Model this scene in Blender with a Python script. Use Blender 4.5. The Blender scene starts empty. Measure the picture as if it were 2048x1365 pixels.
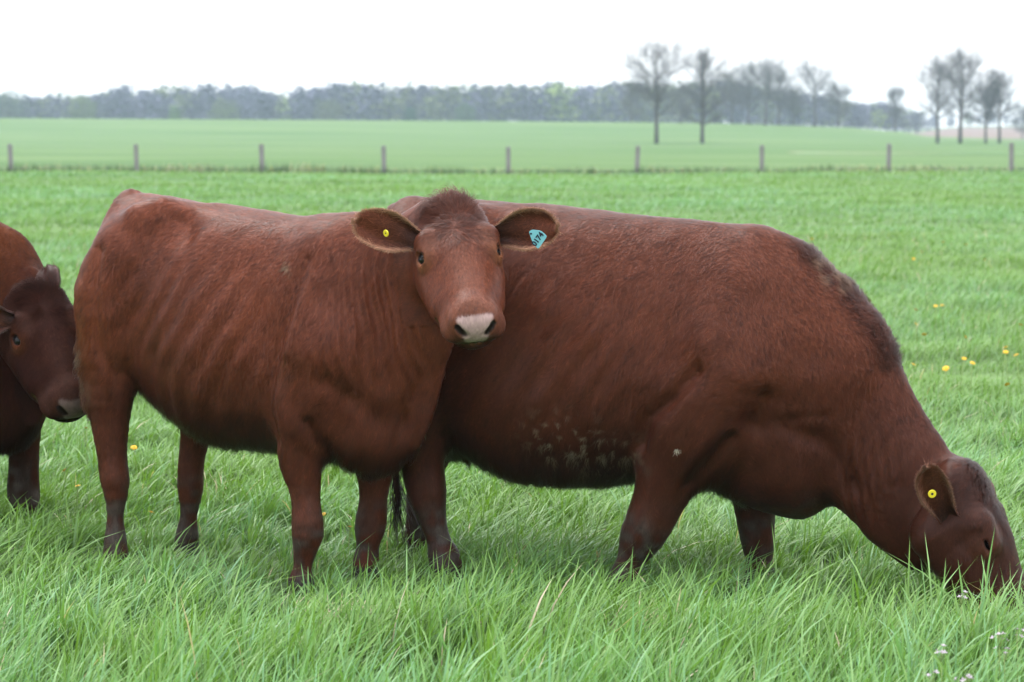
import bpy, math, random
import numpy as np
from mathutils import Vector, Matrix

# ------------------------------------------------------------------ camera, sky, sun, exposure
scene = bpy.context.scene
COL = scene.collection
RNG = np.random.default_rng(7)

cam_data = bpy.data.cameras.new('camera')
cam_data.sensor_width = 36.0
cam_data.lens = 84.4
cam_data.clip_start = 0.1
cam_data.clip_end = 6000.0
cam = bpy.data.objects.new('camera', cam_data)
COL.objects.link(cam)
cam.location = (0.0, 0.0, 1.5)
cam.rotation_euler = (math.radians(90.0 - 4.97), 0.0, 0.0)
cam_data.dof.use_dof = True
cam_data.dof.focus_distance = 7.75
cam_data.dof.aperture_fstop = 5.0
scene.camera = cam

SUN_EL, SUN_AZ = math.radians(57.0), math.radians(325.0)   # high sun veiled by the clouds, beyond the cattle to the left
world = bpy.data.worlds.new('World')
scene.world = world
world.use_nodes = True
wn = world.node_tree
wn.nodes.clear()
w_out = wn.nodes.new('ShaderNodeOutputWorld')
w_bg = wn.nodes.new('ShaderNodeBackground')
w_sky = wn.nodes.new('ShaderNodeTexSky')
w_sky.sky_type = 'NISHITA'
w_sky.sun_disc = False
w_sky.sun_elevation = SUN_EL
w_sky.sun_rotation = SUN_AZ
w_mix = wn.nodes.new('ShaderNodeMix')
w_mix.data_type = 'RGBA'
w_mix.inputs[0].default_value = 0.86            # closed cloud cover over the clear sky
# plain overcast sky: brightness rises from the horizon to the zenith as (1 + 2 sin h) / 3
w_tc = wn.nodes.new('ShaderNodeTexCoord')
w_sep = wn.nodes.new('ShaderNodeSeparateXYZ')
wn.links.new(w_tc.outputs['Generated'], w_sep.inputs[0])
w_ov = wn.nodes.new('ShaderNodeMapRange')
w_ov.inputs['From Min'].default_value = 0.0; w_ov.inputs['From Max'].default_value = 1.0
w_ov.inputs['To Min'].default_value = 6.6; w_ov.inputs['To Max'].default_value = 19.8
wn.links.new(w_sep.outputs[2], w_ov.inputs[0])
w_col = wn.nodes.new('ShaderNodeMix'); w_col.data_type = 'RGBA'; w_col.blend_type = 'MULTIPLY'
w_col.inputs[0].default_value = 1.0
w_col.inputs[7].default_value = (0.97, 0.985, 1.03, 1.0)
wn.links.new(w_ov.outputs[0], w_col.inputs[6])
wn.links.new(w_col.outputs[2], w_mix.inputs[7])
wn.links.new(w_sky.outputs[0], w_mix.inputs[6])
wn.links.new(w_mix.outputs[2], w_bg.inputs[0])
wn.links.new(w_bg.outputs[0], w_out.inputs[0])
w_bg.inputs[1].default_value = 0.12

sun_data = bpy.data.lights.new('sun', 'SUN')
sun_data.energy = 1.2
sun_data.angle = math.radians(25.0)
sun_data.color = (1.0, 0.97, 0.92)
sun = bpy.data.objects.new('sun', sun_data)
COL.objects.link(sun)
sun_dir = Vector((math.sin(SUN_AZ) * math.cos(SUN_EL), math.cos(SUN_AZ) * math.cos(SUN_EL), math.sin(SUN_EL)))
sun.rotation_euler = sun_dir.to_track_quat('Z', 'Y').to_euler()
sun.location = (-8, 20, 20)

scene.view_settings.view_transform = 'Standard'
scene.view_settings.look = 'None'
scene.view_settings.gamma = 1.0
scene.view_settings.exposure = 1.0
scene.render.engine = 'CYCLES'
scene.cycles.use_denoising = True
scene.cycles.max_bounces = 6
scene.cycles.diffuse_bounces = 3
scene.cycles.transparent_max_bounces = 6
scene.cycles.volume_bounces = 1
scene.cycles.sample_clamp_indirect = 6.0

# ------------------------------------------------------------------ helpers
def mesh_obj(name, verts, faces, mat=None, parent=None, smooth=True, attrs=None):
    """One mesh object from arrays. faces: (N,3) or (N,4) int array, or a list of mixed tuples."""
    me = bpy.data.meshes.new(name)
    V = np.asarray(verts, dtype=np.float32)
    if isinstance(faces, np.ndarray):
        n, k = faces.shape
        me.vertices.add(len(V)); me.vertices.foreach_set('co', V.ravel())
        me.loops.add(n * k); me.loops.foreach_set('vertex_index', faces.astype(np.int32).ravel())
        me.polygons.add(n); me.polygons.foreach_set('loop_start', np.arange(0, n * k, k, dtype=np.int32))
        me.update(calc_edges=True)
    else:
        me.from_pydata([tuple(map(float, v)) for v in V], [], [tuple(int(i) for i in f) for f in faces])
    me.polygons.foreach_set('use_smooth', np.full(len(me.polygons), smooth, dtype=bool))
    for an, arr in (attrs or {}).items():
        arr = np.asarray(arr, dtype=np.float32)
        if arr.ndim == 1:
            a = me.attributes.new(an, 'FLOAT', 'POINT'); a.data.foreach_set('value', arr)
        else:
            a = me.attributes.new(an, 'FLOAT_VECTOR', 'POINT'); a.data.foreach_set('vector', arr.ravel())
    if not isinstance(faces, np.ndarray): me.validate()
    o = bpy.data.objects.new(name, me)
    COL.objects.link(o)
    if mat: me.materials.append(mat)
    if parent: o.parent = parent
    return o

def empty(name, loc=(0, 0, 0), rz=0.0):
    o = bpy.data.objects.new(name, None)
    COL.objects.link(o)
    o.location = loc
    o.rotation_euler = (0, 0, rz)
    o.empty_display_size = 0.1
    return o

def tag(o, label=None, cat=None, group=None, kind=None):
    if label: o['label'] = label
    if cat: o['category'] = cat
    if group: o['group'] = group
    if kind: o['kind'] = kind
    return o

def new_mat(name):
    m = bpy.data.materials.new(name); m.use_nodes = True
    nt = m.node_tree; nt.nodes.clear()
    out = nt.nodes.new('ShaderNodeOutputMaterial')
    return m, nt, out

def node(nt, t, **kw):
    n = nt.nodes.new(t)
    for k, v in kw.items():
        if k.startswith('i_'):
            n.inputs[k[2:].replace('_', ' ')].default_value = v
        else:
            setattr(n, k, v)
    return n

def hash_noise(P, scale, seed=0, vec=False):
    """Smooth value noise in [-1,1] at points P (N,3); vec gives three channels."""
    Q = np.asarray(P, np.float32) * np.float32(scale) + np.float32(100.0 + seed * 17.31)
    I = np.floor(Q).astype(np.int32); F = Q - I
    F = F * F * (3 - 2 * F)
    ix = I.astype(np.uint32)
    hx = [ix[:, 0] * np.uint32(73856093), (ix[:, 0] + np.uint32(1)) * np.uint32(73856093)]
    hy = [ix[:, 1] * np.uint32(19349663), (ix[:, 1] + np.uint32(1)) * np.uint32(19349663)]
    hz = [ix[:, 2] * np.uint32(83492791) ^ np.uint32(seed * 2654435), (ix[:, 2] + np.uint32(1)) * np.uint32(83492791) ^ np.uint32(seed * 2654435)]
    fx, fy, fz = [1 - F[:, 0], F[:, 0]], [1 - F[:, 1], F[:, 1]], [1 - F[:, 2], F[:, 2]]
    r = np.zeros((len(Q), 3) if vec else len(Q), np.float32)
    for a in (0, 1):
        for b in (0, 1):
            hab = hx[a] ^ hy[b]; w2 = fx[a] * fy[b]
            for c in (0, 1):
                n = hab ^ hz[c]
                n = (n ^ (n >> np.uint32(13))) * np.uint32(1274126177)
                n = (n ^ (n >> np.uint32(16))) * np.uint32(668265263)
                n ^= n >> np.uint32(15)
                w = w2 * fz[c]
                if vec:
                    for k in range(3):
                        r[:, k] += w * (((n >> np.uint32(10 * k)) & np.uint32(1023)).astype(np.float32) / np.float32(511.5) - 1)
                else:
                    r += w * ((n & np.uint32(0xffff)).astype(np.float32) / np.float32(32767.5) - 1)
    return r

def norm(v):
    return v / np.maximum(np.linalg.norm(v, axis=-1, keepdims=True), 1e-9)

# ------------------------------------------------------------------ cattle: implicit anatomy -> one continuous skin
def f_rc(P, a, b, ra, rb, lat):
    """Tapered capsule a->b; lat squeezes it sideways."""
    a = np.array(a, np.float32); b = np.array(b, np.float32)
    X, Y, Z = P
    il = 1.0 / lat
    pax, pay, paz = X - a[0], (Y - a[1]) * il, Z - a[2]
    d = b - a; d = np.array([d[0], d[1] * il, d[2]], np.float32)
    t = np.clip((pax * d[0] + pay * d[1] + paz * d[2]) / max(float(d @ d), 1e-9), 0, 1)
    return np.sqrt((pax - t * d[0]) ** 2 + (pay - t * d[1]) ** 2 + (paz - t * d[2]) ** 2) - (ra + (rb - ra) * t)

def f_ch(P, pts, lat):
    """Limb: one smooth tapered tube through (x, y, z, r) joints."""
    d = None
    for a, b in zip(pts[:-1], pts[1:]):
        g = f_rc(P, a[:3], b[:3], a[3], b[3], lat)
        d = g if d is None else smin(d, g, 0.006)
    return d

def f_el(P, c, r):
    X, Y, Z = P
    x, y, z = (X - c[0]) / r[0], (Y - c[1]) / r[1], (Z - c[2]) / r[2]
    q = np.sqrt(x * x + y * y + z * z) + 1e-6
    g = np.sqrt((x / r[0]) ** 2 + (y / r[1]) ** 2 + (z / r[2]) ** 2) + 1e-6
    return q * (q - 1.0) / g

def _dense(xs, ys, q):
    """Catmull-Rom through (xs, ys) sampled at q."""
    xs = np.asarray(xs, float); ys = np.asarray(ys, float)
    m = np.gradient(ys, xs)
    i = np.clip(np.searchsorted(xs, q) - 1, 0, len(xs) - 2)
    h = xs[i + 1] - xs[i]; t = (q - xs[i]) / h
    return ((2 * t**3 - 3 * t**2 + 1) * ys[i] + (t**3 - 2 * t**2 + t) * h * m[i]
            + (-2 * t**3 + 3 * t**2) * ys[i + 1] + (t**3 - t**2) * h * m[i + 1])

def f_sec(P, rows, fz, nup, ndn):
    """Barrel swept along x through rows (x, z_top, z_bottom, half_width); fz = height share of the widest line."""
    X, Y, Z = P
    R = np.array(rows, float)
    q = np.linspace(R[0, 0], R[-1, 0], 240)
    top, bot, wid = (_dense(R[:, 0], R[:, k], q) for k in (1, 2, 3))
    xc = np.clip(X, R[0, 0], R[-1, 0])
    zt = np.interp(xc, q, top).astype(np.float32); zb = np.interp(xc, q, bot).astype(np.float32)
    w = np.interp(xc, q, wid).astype(np.float32)
    zc = zb + (zt - zb) * fz
    dz = Z - zc
    h = np.where(dz > 0, zt - zc, zc - zb); n = np.where(dz > 0, nup, ndn).astype(np.float32)
    ay = np.abs(Y) / w + 1e-5; az = np.abs(dz) / h + 1e-5
    r = (ay ** n + az ** n) ** (1.0 / n)
    p = np.sqrt(Y * Y + dz * dz)
    d = np.where(p > 1e-4, p * (1 - 1 / np.maximum(r, 0.02)), -np.minimum(w, h))
    ex = np.abs(X - xc)
    return np.where(ex > 0, np.sqrt(np.maximum(d, 0) ** 2 + ex ** 2), np.maximum(d, -np.minimum(w, h)))

def smin(a, b, k):
    h = np.clip(0.5 + 0.5 * (b - a) / k, 0, 1)
    return b + (a - b) * h - k * h * (1 - h)

FIELD = {'sec': f_sec, 'rc': f_rc, 'ch': f_ch, 'el': f_el}

def op_box(op, m=0.17):
    if op[0] == 'sec':
        return None
    if op[0] == 'ch':
        A = np.array(op[1][0]); r = A[:, 3:4]; lat = np.array([1, op[1][1], 1])
        return (A[:, :3] - r * lat).min(0) - m, (A[:, :3] + r * lat).max(0) + m
    if op[0] == 'rc':
        a, b, ra, rb, lat = op[1]; A = np.array([a, b]); r = np.array([[ra], [rb]]) * np.array([1, lat, 1])
        return (A - r).min(0) - m, (A + r).max(0) + m
    c, r = np.array(op[1][0]), np.array(op[1][1])
    return c - r - m, c + r + m

def fold(d, P, op, sc=1.0, sub=None):
    """Blend one piece of anatomy into the field d, touching only the points near it."""
    bx = op_box(op, 0.17 / sc)
    k = op[2] if sub is None else sub * op[2]
    if bx is None:
        m = slice(None)
    else:
        m = np.ones(d.shape, bool)
        for i in range(3): m &= (P[i] > bx[0][i]) & (P[i] < bx[1][i])
        if not m.any(): return d
    g = FIELD[op[0]](tuple(p[m] for p in P), *op[1]) * sc
    d[m] = smin(d[m], g, k) if k > 0 else -smin(-d[m], g, -k)
    return d

def head_coords(P, cow):
    ho, hr, hs = cow['head_o'], np.array(cow['head_r'], np.float32), cow['head_s']
    dx, dy, dz = P[0] - ho[0], P[1] - ho[1], P[2] - ho[2]
    sc = (hs, hs * cow.get('head_w', 1.0), hs)
    return tuple((dx * hr[i, 0] + dy * hr[i, 1] + dz * hr[i, 2]) / sc[i] for i in range(3))

def cow_sdf(P, cow):
    """P: three float32 arrays in the animal's own frame (x forward, y left, z up)."""
    shp = P[0].shape
    P = tuple(np.ascontiguousarray(p, np.float32).ravel() for p in P)
    hs = cow['head_s']
    H = head_coords(P, cow)
    d = FIELD['sec'](P, *cow['ops'][0][1]).astype(np.float32)
    for op in cow['ops'][1:]: d = fold(d, P, op)
    e = np.full(d.shape, 9.0, np.float32)
    for n, op in enumerate(HEAD_OPS): e = fold(e, H, op, 1.0)
    d = smin(d, e * hs, 0.05)
    for op in HEAD_CUTS:
        if op[0] == 'el' and cow.get('shut'):         # lowered lids: only a slit stays open
            op = ('el', (op[1][0], (op[1][1][0], op[1][1][1], 0.006)), 0.004, op[3])
        d = fold(d, H, op, hs, op[3])
    return d.reshape(shp)

def axis_steps(lo, hi, flo, fhi, coarse, fine):
    """Grid lines from lo to hi: fine inside [flo, fhi] (the head), coarse elsewhere."""
    xs = [lo]
    while xs[-1] < hi:
        x = xs[-1]
        xs.append(x + (fine if flo <= x <= fhi else coarse))
    return np.array(xs, np.float32)

def surface_nets(f, ax):
    s = f < 0
    nx, ny, nz = f.shape
    tot = np.zeros((nx - 1, ny - 1, nz - 1), np.int8)
    for i in (0, 1):
        for j in (0, 1):
            for k in (0, 1):
                tot += s[i:nx - 1 + i, j:ny - 1 + j, k:nz - 1 + k]
    act = (tot > 0) & (tot < 8)
    idx = -np.ones(act.shape, np.int64)
    cells = np.argwhere(act)
    idx[act] = np.arange(len(cells))
    V = np.stack([(ax[k][cells[:, k]] + ax[k][cells[:, k] + 1]) / 2 for k in range(3)], 1)
    quads = []
    for a_ in range(3):
        a = [slice(None)] * 3; b = [slice(None)] * 3
        a[a_] = slice(0, -1); b[a_] = slice(1, None)
        e = np.argwhere(s[tuple(a)] != s[tuple(b)])
        u, v = (a_ + 1) % 3, (a_ + 2) % 3
        e = e[(e[:, u] > 0) & (e[:, v] > 0) & (e[:, u] < f.shape[u] - 1) & (e[:, v] < f.shape[v] - 1)]
        q = []
        for du, dv in ((-1, -1), (0, -1), (0, 0), (-1, 0)):
            c = e.copy(); c[:, u] += du; c[:, v] += dv
            q.append(idx[c[:, 0], c[:, 1], c[:, 2]])
        q = np.stack(q, 1)
        inside = s[e[:, 0], e[:, 1], e[:, 2]]
        q[~inside] = q[~inside][:, ::-1]
        quads.append(q)
    return V, np.concatenate(quads)

def skin_mesh(cow):
    lo, hi = cow['box']
    H = np.array([cow['head_o'], np.array(cow['head_o']) + np.array(cow['head_r'][0]) * 0.5 * cow['head_s']])
    flo, fhi = H.min(0) - 0.13, H.max(0) + 0.11
    ax = [axis_steps(lo[k], hi[k], flo[k], fhi[k], 0.0130, 0.0058) for k in range(3)]
    cx = [np.unique(np.r_[np.arange(0, len(a), 4), len(a) - 1]) for a in ax]
    G = np.meshgrid(*[ax[k][cx[k]] for k in range(3)], indexing='ij')
    fc = cow_sdf(tuple(G), cow)
    up = [np.clip(np.round(np.interp(np.arange(len(ax[k])), cx[k], np.arange(len(cx[k])))).astype(int), 0, len(cx[k]) - 1) for k in range(3)]
    f = fc[np.ix_(*up)].copy()
    m = np.abs(f) < 0.085
    I = np.argwhere(m)
    f[m] = cow_sdf(tuple(ax[k][I[:, k]] for k in range(3)), cow)
    V, Q = surface_nets(f, ax)
    V, _ = grad_project(V, cow, 4)
    V = relax(V.astype(np.float32), Q, 2, 0.5)
    V, _ = grad_project(V, cow, 2)
    return V, Q

def grad_project(V, cow, it=4, eps=0.003, step=1.0):
    V = V.astype(np.float32)
    for _ in range(it):
        f0 = cow_sdf((V[:, 0], V[:, 1], V[:, 2]), cow)
        g = np.zeros_like(V)
        for k in range(3):
            W = V.copy(); W[:, k] += eps
            g[:, k] = (cow_sdf((W[:, 0], W[:, 1], W[:, 2]), cow) - f0) / eps
        m = np.maximum((g * g).sum(1), 0.15)
        V = V - np.clip(step * f0 / m, -0.012, 0.012)[:, None] * g
    return V, norm(g)

def vert_normals(V, Q):
    a, b, c, d = (V[Q[:, k]] for k in range(4))
    n = np.cross(c - a, d - b)
    N = np.zeros_like(V)
    for k in range(4): np.add.at(N, Q[:, k], n)
    return norm(N)

def relax(V, Q, it=2, lam=0.5):
    for _ in range(it):
        S = np.zeros_like(V); C = np.zeros(len(V), np.float32)
        for k in range(4):
            i, j = Q[:, k], Q[:, (k + 1) % 4]
            np.add.at(S, i, V[j]); np.add.at(C, i, 1); np.add.at(S, j, V[i]); np.add.at(C, j, 1)
        V = V + lam * (S / np.maximum(C, 1)[:, None] - V)
    return V


# anatomy tables, metres, each animal in its own frame (x forward, y left, z up)
HEAD_OPS = [('el', ((0.085, 0, -0.085), (0.115, 0.127, 0.088)), 0.04), ('el', ((0.165, 0, -0.078), (0.14, 0.116, 0.074)), 0.05), ('el', ((0.0, 0, -0.07), (0.06, 0.104, 0.064)), 0.05), ('rc', ((0.125, -0.096, -0.036), (0.18, -0.094, -0.038), 0.037, 0.033, 1.0), 0.03), ('rc', ((0.115, -0.07, -0.168), (0.32, -0.058, -0.122), 0.076, 0.054, 1.0), 0.06), ('rc', ((0.21, -0.078, -0.12), (0.37, -0.05, -0.105), 0.046, 0.046, 1.0), 0.045), ('rc', ((0.125, 0.096, -0.036), (0.18, 0.094, -0.038), 0.037, 0.033, 1.0), 0.03), ('rc', ((0.115, 0.07, -0.168), (0.32, 0.058, -0.122), 0.076, 0.054, 1.0), 0.06), ('rc', ((0.21, 0.078, -0.12), (0.37, 0.05, -0.105), 0.046, 0.046, 1.0), 0.045), ('rc', ((0.2, 0, -0.07), (0.42, 0, -0.066), 0.072, 0.064, 1.05), 0.05), ('rc', ((0.26, 0, -0.14), (0.43, 0, -0.125), 0.066, 0.046, 1.15), 0.05), ('el', ((0.435, 0, -0.066), (0.062, 0.073, 0.064)), 0.035), ('el', ((0.428, 0, -0.134), (0.048, 0.066, 0.032)), 0.02), ('el', ((0.448, -0.046, -0.064), (0.046, 0.033, 0.046)), 0.022), ('el', ((0.434, -0.066, -0.096), (0.05, 0.034, 0.03)), 0.025), ('el', ((0.177, -0.1, -0.056), (0.046, 0.034, 0.037)), 0.014), ('el', ((0.448, 0.046, -0.064), (0.046, 0.033, 0.046)), 0.022), ('el', ((0.434, 0.066, -0.096), (0.05, 0.034, 0.03)), 0.025), ('el', ((0.177, 0.1, -0.056), (0.046, 0.034, 0.037)), 0.014)]
HEAD_CUTS = [('rc', ((0.503, -0.034, -0.07), (0.488, -0.056, -0.044), 0.0105, 0.008, 1.0), 0.009, -1), ('el', ((0.184, -0.122, -0.034), (0.0225, 0.019, 0.0165)), 0.006, -1), ('rc', ((0.503, 0.034, -0.07), (0.488, 0.056, -0.044), 0.0105, 0.008, 1.0), 0.009, -1), ('el', ((0.184, 0.122, -0.034), (0.0225, 0.019, 0.0165)), 0.006, -1), ('rc', ((0.5, 0, -0.113), (0.37, 0.1, -0.113), 0.005, 0.003, 1.0), 0.008, -1), ('rc', ((0.5, 0, -0.113), (0.37, -0.1, -0.113), 0.005, 0.003, 1.0), 0.008, -1)]
HEIFER = {'box': [[-1.25, -0.5, -0.03], [0.95, 0.5, 1.45]],
 'button': [0.4152, -0.2748, 1.189],
 'creases': [([[-0.7989, 1.1014], [-0.7929, 0.9309], [-0.7916, 0.7598], [-0.7544, 0.6504]], -0.01, 0.022), ([[-0.5316, 1.2092], [-0.4881, 1.1602]], -0.016, 0.05),
             ([[0.0451, 1.0945], [0.002, 0.9005], [-0.0495, 0.7364], [-0.0741, 0.5886], [-0.0603, 0.508]], -0.01, 0.022),
             ([[0.0811, 0.5737], [0.0946, 0.477], [0.0795, 0.3942]], -0.012, 0.018), ([[0.094, 1.0302], [0.0304, 0.8022]], 0.007, 0.03),
             ([[0.1662, 0.7078], [0.2861, 0.5704]], -0.01, 0.04)],
 'ears': [{'base': [0.4498, -0.155, 1.1637], 'n': [0.7642, -0.6242, -0.1625], 'tip': [0.3039, -0.2896, 1.2226], 'w': 0.061},
          {'base': [0.6414, 0.0105, 1.1796], 'n': [0.3736, -0.9195, -0.1227], 'tip': [0.8345, 0.0442, 1.2141], 'w': 0.064}],
 'head_o': [0.4994, -0.0492, 1.2712],
 'head_r': [[0.5616, -0.5351, -0.6311], [0.7446, 0.6594, 0.1035], [0.3608, -0.5281, 0.7687]],
 'head_s': 1.03,
 'head_w': 0.96,
 'marks': {'fleck': [[-0.046, 1.0535]], 'folds': [[0.138, 1.0911], [0.4155, 0.7188]], 'stain': [[-0.9219, 0.7712], [-0.9143, 0.6852], [-0.907, 0.5817]]},
 'ops': [('sec',
          ([[-0.9616, 1.2207, 0.9132, 0.07], [-0.9322, 1.2684, 0.8262, 0.13], [-0.8731, 1.2832, 0.7057, 0.18], [-0.7683, 1.2778, 0.5886, 0.215],
            [-0.631, 1.2645, 0.5067, 0.25], [-0.4739, 1.2518, 0.4484, 0.285], [-0.2768, 1.2334, 0.4441, 0.295], [-0.1059, 1.2184, 0.445, 0.275],
            [0.0405, 1.2132, 0.431, 0.235], [0.1635, 1.1978, 0.4075, 0.2], [0.2642, 1.1388, 0.4728, 0.16], [0.3236, 1.0118, 0.5912, 0.09]],
           0.46, 2.1, 2.1),
          0.06),
         ('rc', ([-0.6418, -0.14, 1.222], [-0.6941, -0.17, 1.205], 0.045, 0.05, 1.0), 0.12), ('el', ([-0.8455, -0.1, 1.1482], [0.05, 0.04, 0.045]), 0.09),
         ('rc', ([0.0661, -0.1, 1.0566], [0.0932, -0.15, 0.8016], 0.1, 0.1, 1.0), 0.12), ('rc', ([0.0932, -0.15, 0.8016], [0.0272, -0.16, 0.5874], 0.1, 0.09, 1.0), 0.12),
         ('rc', ([-0.897, 0.14, 1.2092], [-1.0083, 0.17, 1.1884], 0.045, 0.05, 1.0), 0.12), ('el', ([-1.0332, 0.1, 1.1366], [0.05, 0.04, 0.045]), 0.09),
         ('rc', ([-0.0917, 0.1, 1.042], [-0.1441, 0.15, 0.7671], 0.1, 0.1, 1.0), 0.12), ('rc', ([-0.1441, 0.15, 0.7671], [-0.0149, 0.16, 0.5533], 0.1, 0.09, 1.0), 0.12),
         ('ch',
          ([[-0.9039, 0.0, 1.2688, 0.028], [-0.9171, 0.0, 1.2609, 0.0287], [-0.9304, 0.0, 1.2529, 0.0295], [-0.9422, 0.0, 1.2438, 0.03], [-0.9617, 0.0, 1.2143, 0.0301],
            [-0.973, 0.0, 1.1781, 0.0291], [-0.9821, 0.0, 1.1414, 0.028], [-0.9927, 0.0, 1.0892, 0.0268], [-0.9986, 0.0, 1.0357, 0.0254], [-1.0044, 0.0, 0.9823, 0.024]],
           1.0),
          0.03),
         ('ch',
          ([[0.0593, 0.0, 0.9532, 0.26], [0.1075, 0.0, 0.9706, 0.2432], [0.1557, 0.0, 0.9881, 0.2264], [0.203, 0.0, 1.0075, 0.21], [0.2481, 0.0005, 1.0279, 0.1947],
            [0.2925, 0.001, 1.0501, 0.1797], [0.3338, 0.0, 1.0764, 0.165], [0.364, -0.0027, 1.1022, 0.1532], [0.3922, -0.0063, 1.1307, 0.1416],
            [0.4204, -0.01, 1.1592, 0.13]],
           0.72),
          0.1),
         ('ch', ([[0.1812, 0.0, 0.7458, 0.17], [0.2351, 0.0, 0.7891, 0.1533], [0.2891, 0.0, 0.8323, 0.1367], [0.343, 0.0, 0.8756, 0.12]], 0.8), 0.09),
         ('el', ([0.1634, 0.0, 0.515], [0.1, 0.12, 0.1]), 0.1),
         ('ch',
          ([[0.4055, -0.01, 0.823, 0.05], [0.3993, -0.0063, 0.7955, 0.048], [0.3931, -0.0027, 0.7681, 0.0461], [0.3861, 0.0, 0.7408, 0.045],
            [0.376, 0.001, 0.7074, 0.0457], [0.3647, 0.0005, 0.6743, 0.0477], [0.352, 0.0, 0.6418, 0.05], [0.3332, 0.0, 0.6019, 0.053], [0.3123, 0.0, 0.563, 0.0565],
            [0.2914, 0.0, 0.524, 0.06]],
           0.6),
          0.06),
         ('ch',
          ([[-0.0053, -0.15, 0.6334, 0.11], [-0.0032, -0.1555, 0.6068, 0.1039], [-0.001, -0.1609, 0.5801, 0.0978], [-0.0002, -0.165, 0.5534, 0.092],
            [-0.0038, -0.1669, 0.515, 0.0843], [-0.0101, -0.1659, 0.4763, 0.0771], [-0.0138, -0.165, 0.4377, 0.07], [-0.0114, -0.165, 0.3943, 0.0606],
            [-0.0057, -0.165, 0.3509, 0.0513], [-0.0005, -0.165, 0.3074, 0.046], [0.0035, -0.165, 0.2719, 0.048], [0.0072, -0.165, 0.2364, 0.0527],
            [0.0069, -0.165, 0.2011, 0.053], [0.0034, -0.165, 0.1797, 0.0489], [-0.0015, -0.165, 0.1585, 0.0431], [-0.0063, -0.165, 0.1372, 0.038],
            [-0.0103, -0.165, 0.1176, 0.0336], [-0.0141, -0.165, 0.0979, 0.0297], [-0.0173, -0.165, 0.0782, 0.029], [-0.0191, -0.165, 0.0632, 0.0319],
            [-0.0205, -0.165, 0.0481, 0.0366], [-0.0219, -0.165, 0.033, 0.041], [-0.0234, -0.165, 0.019, 0.0442], [-0.025, -0.165, 0.0051, 0.0471],
            [-0.0265, -0.165, -0.0089, 0.05]],
           1.0),
          0.04),
         ('ch',
          ([[0.0296, 0.13, 0.6096, 0.11], [0.0288, 0.1374, 0.5753, 0.1014], [0.028, 0.1447, 0.541, 0.0928], [0.0284, 0.15, 0.5066, 0.085],
            [0.0319, 0.1518, 0.4676, 0.0779], [0.037, 0.1509, 0.4284, 0.0719], [0.0402, 0.15, 0.3892, 0.066], [0.0403, 0.15, 0.3496, 0.0591],
            [0.0385, 0.15, 0.3099, 0.0523], [0.0353, 0.15, 0.2703, 0.048], [0.0315, 0.15, 0.2387, 0.0489], [0.0268, 0.15, 0.2072, 0.0514], [0.022, 0.15, 0.1757, 0.05],
            [0.019, 0.15, 0.1556, 0.0445], [0.016, 0.15, 0.1355, 0.0374], [0.0132, 0.15, 0.1153, 0.033], [0.0106, 0.15, 0.0952, 0.0335], [0.0083, 0.15, 0.0751, 0.0367],
            [0.0064, 0.15, 0.0549, 0.04], [0.0053, 0.15, 0.0378, 0.0423], [0.0046, 0.15, 0.0206, 0.0446], [0.0039, 0.15, 0.0035, 0.047]],
           1.0),
          0.04),
         ('ch',
          ([[-0.7658, -0.12, 1.0652, 0.16], [-0.783, -0.1304, 1.0255, 0.1592], [-0.8002, -0.1409, 0.9858, 0.1583], [-0.8141, -0.15, 0.945, 0.155],
            [-0.8237, -0.1583, 0.8946, 0.1457], [-0.8286, -0.1648, 0.8427, 0.1328], [-0.8331, -0.17, 0.7906, 0.12], [-0.8386, -0.1739, 0.739, 0.1082],
            [-0.8435, -0.1764, 0.6872, 0.0963], [-0.8472, -0.178, 0.6353, 0.085], [-0.8495, -0.1785, 0.5891, 0.0752], [-0.8507, -0.1782, 0.5428, 0.0659],
            [-0.85, -0.178, 0.4966, 0.058], [-0.8473, -0.178, 0.4563, 0.0521], [-0.8431, -0.178, 0.4161, 0.0474], [-0.8383, -0.178, 0.376, 0.045],
            [-0.8347, -0.178, 0.3502, 0.0459], [-0.8309, -0.178, 0.3245, 0.0477], [-0.8281, -0.178, 0.2987, 0.048], [-0.8272, -0.178, 0.2581, 0.0411],
            [-0.8289, -0.178, 0.2173, 0.0305], [-0.8305, -0.178, 0.1766, 0.025], [-0.8313, -0.178, 0.1475, 0.0274], [-0.8322, -0.178, 0.1184, 0.0324],
            [-0.8322, -0.178, 0.0893, 0.037], [-0.8309, -0.178, 0.0603, 0.04], [-0.8289, -0.178, 0.0314, 0.0425], [-0.8268, -0.178, 0.0024, 0.045]],
           1.0),
          0.05),
         ('ch',
          ([[-0.7039, 0.13, 1.0211, 0.15], [-0.7197, 0.1412, 0.938, 0.141], [-0.7355, 0.1524, 0.8549, 0.1319], [-0.7457, 0.16, 0.7712, 0.12],
            [-0.7455, 0.1617, 0.7006, 0.1061], [-0.7414, 0.1608, 0.6295, 0.0902], [-0.7419, 0.16, 0.5587, 0.075], [-0.7473, 0.16, 0.5106, 0.065],
            [-0.7548, 0.16, 0.4627, 0.0554], [-0.7628, 0.16, 0.4148, 0.048], [-0.768, 0.16, 0.3847, 0.0447], [-0.7735, 0.16, 0.3546, 0.0423],
            [-0.7782, 0.16, 0.3244, 0.041], [-0.7814, 0.16, 0.2974, 0.0415], [-0.784, 0.16, 0.2702, 0.0429], [-0.7866, 0.16, 0.2431, 0.043],
            [-0.7903, 0.16, 0.2069, 0.0378], [-0.7939, 0.16, 0.1706, 0.0303], [-0.7977, 0.16, 0.1344, 0.027], [-0.8005, 0.16, 0.1101, 0.0295],
            [-0.8033, 0.16, 0.0859, 0.034], [-0.8059, 0.16, 0.0616, 0.038], [-0.808, 0.16, 0.0374, 0.0406], [-0.8099, 0.16, 0.0131, 0.0428],
            [-0.8118, 0.16, -0.0111, 0.045]],
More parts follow.
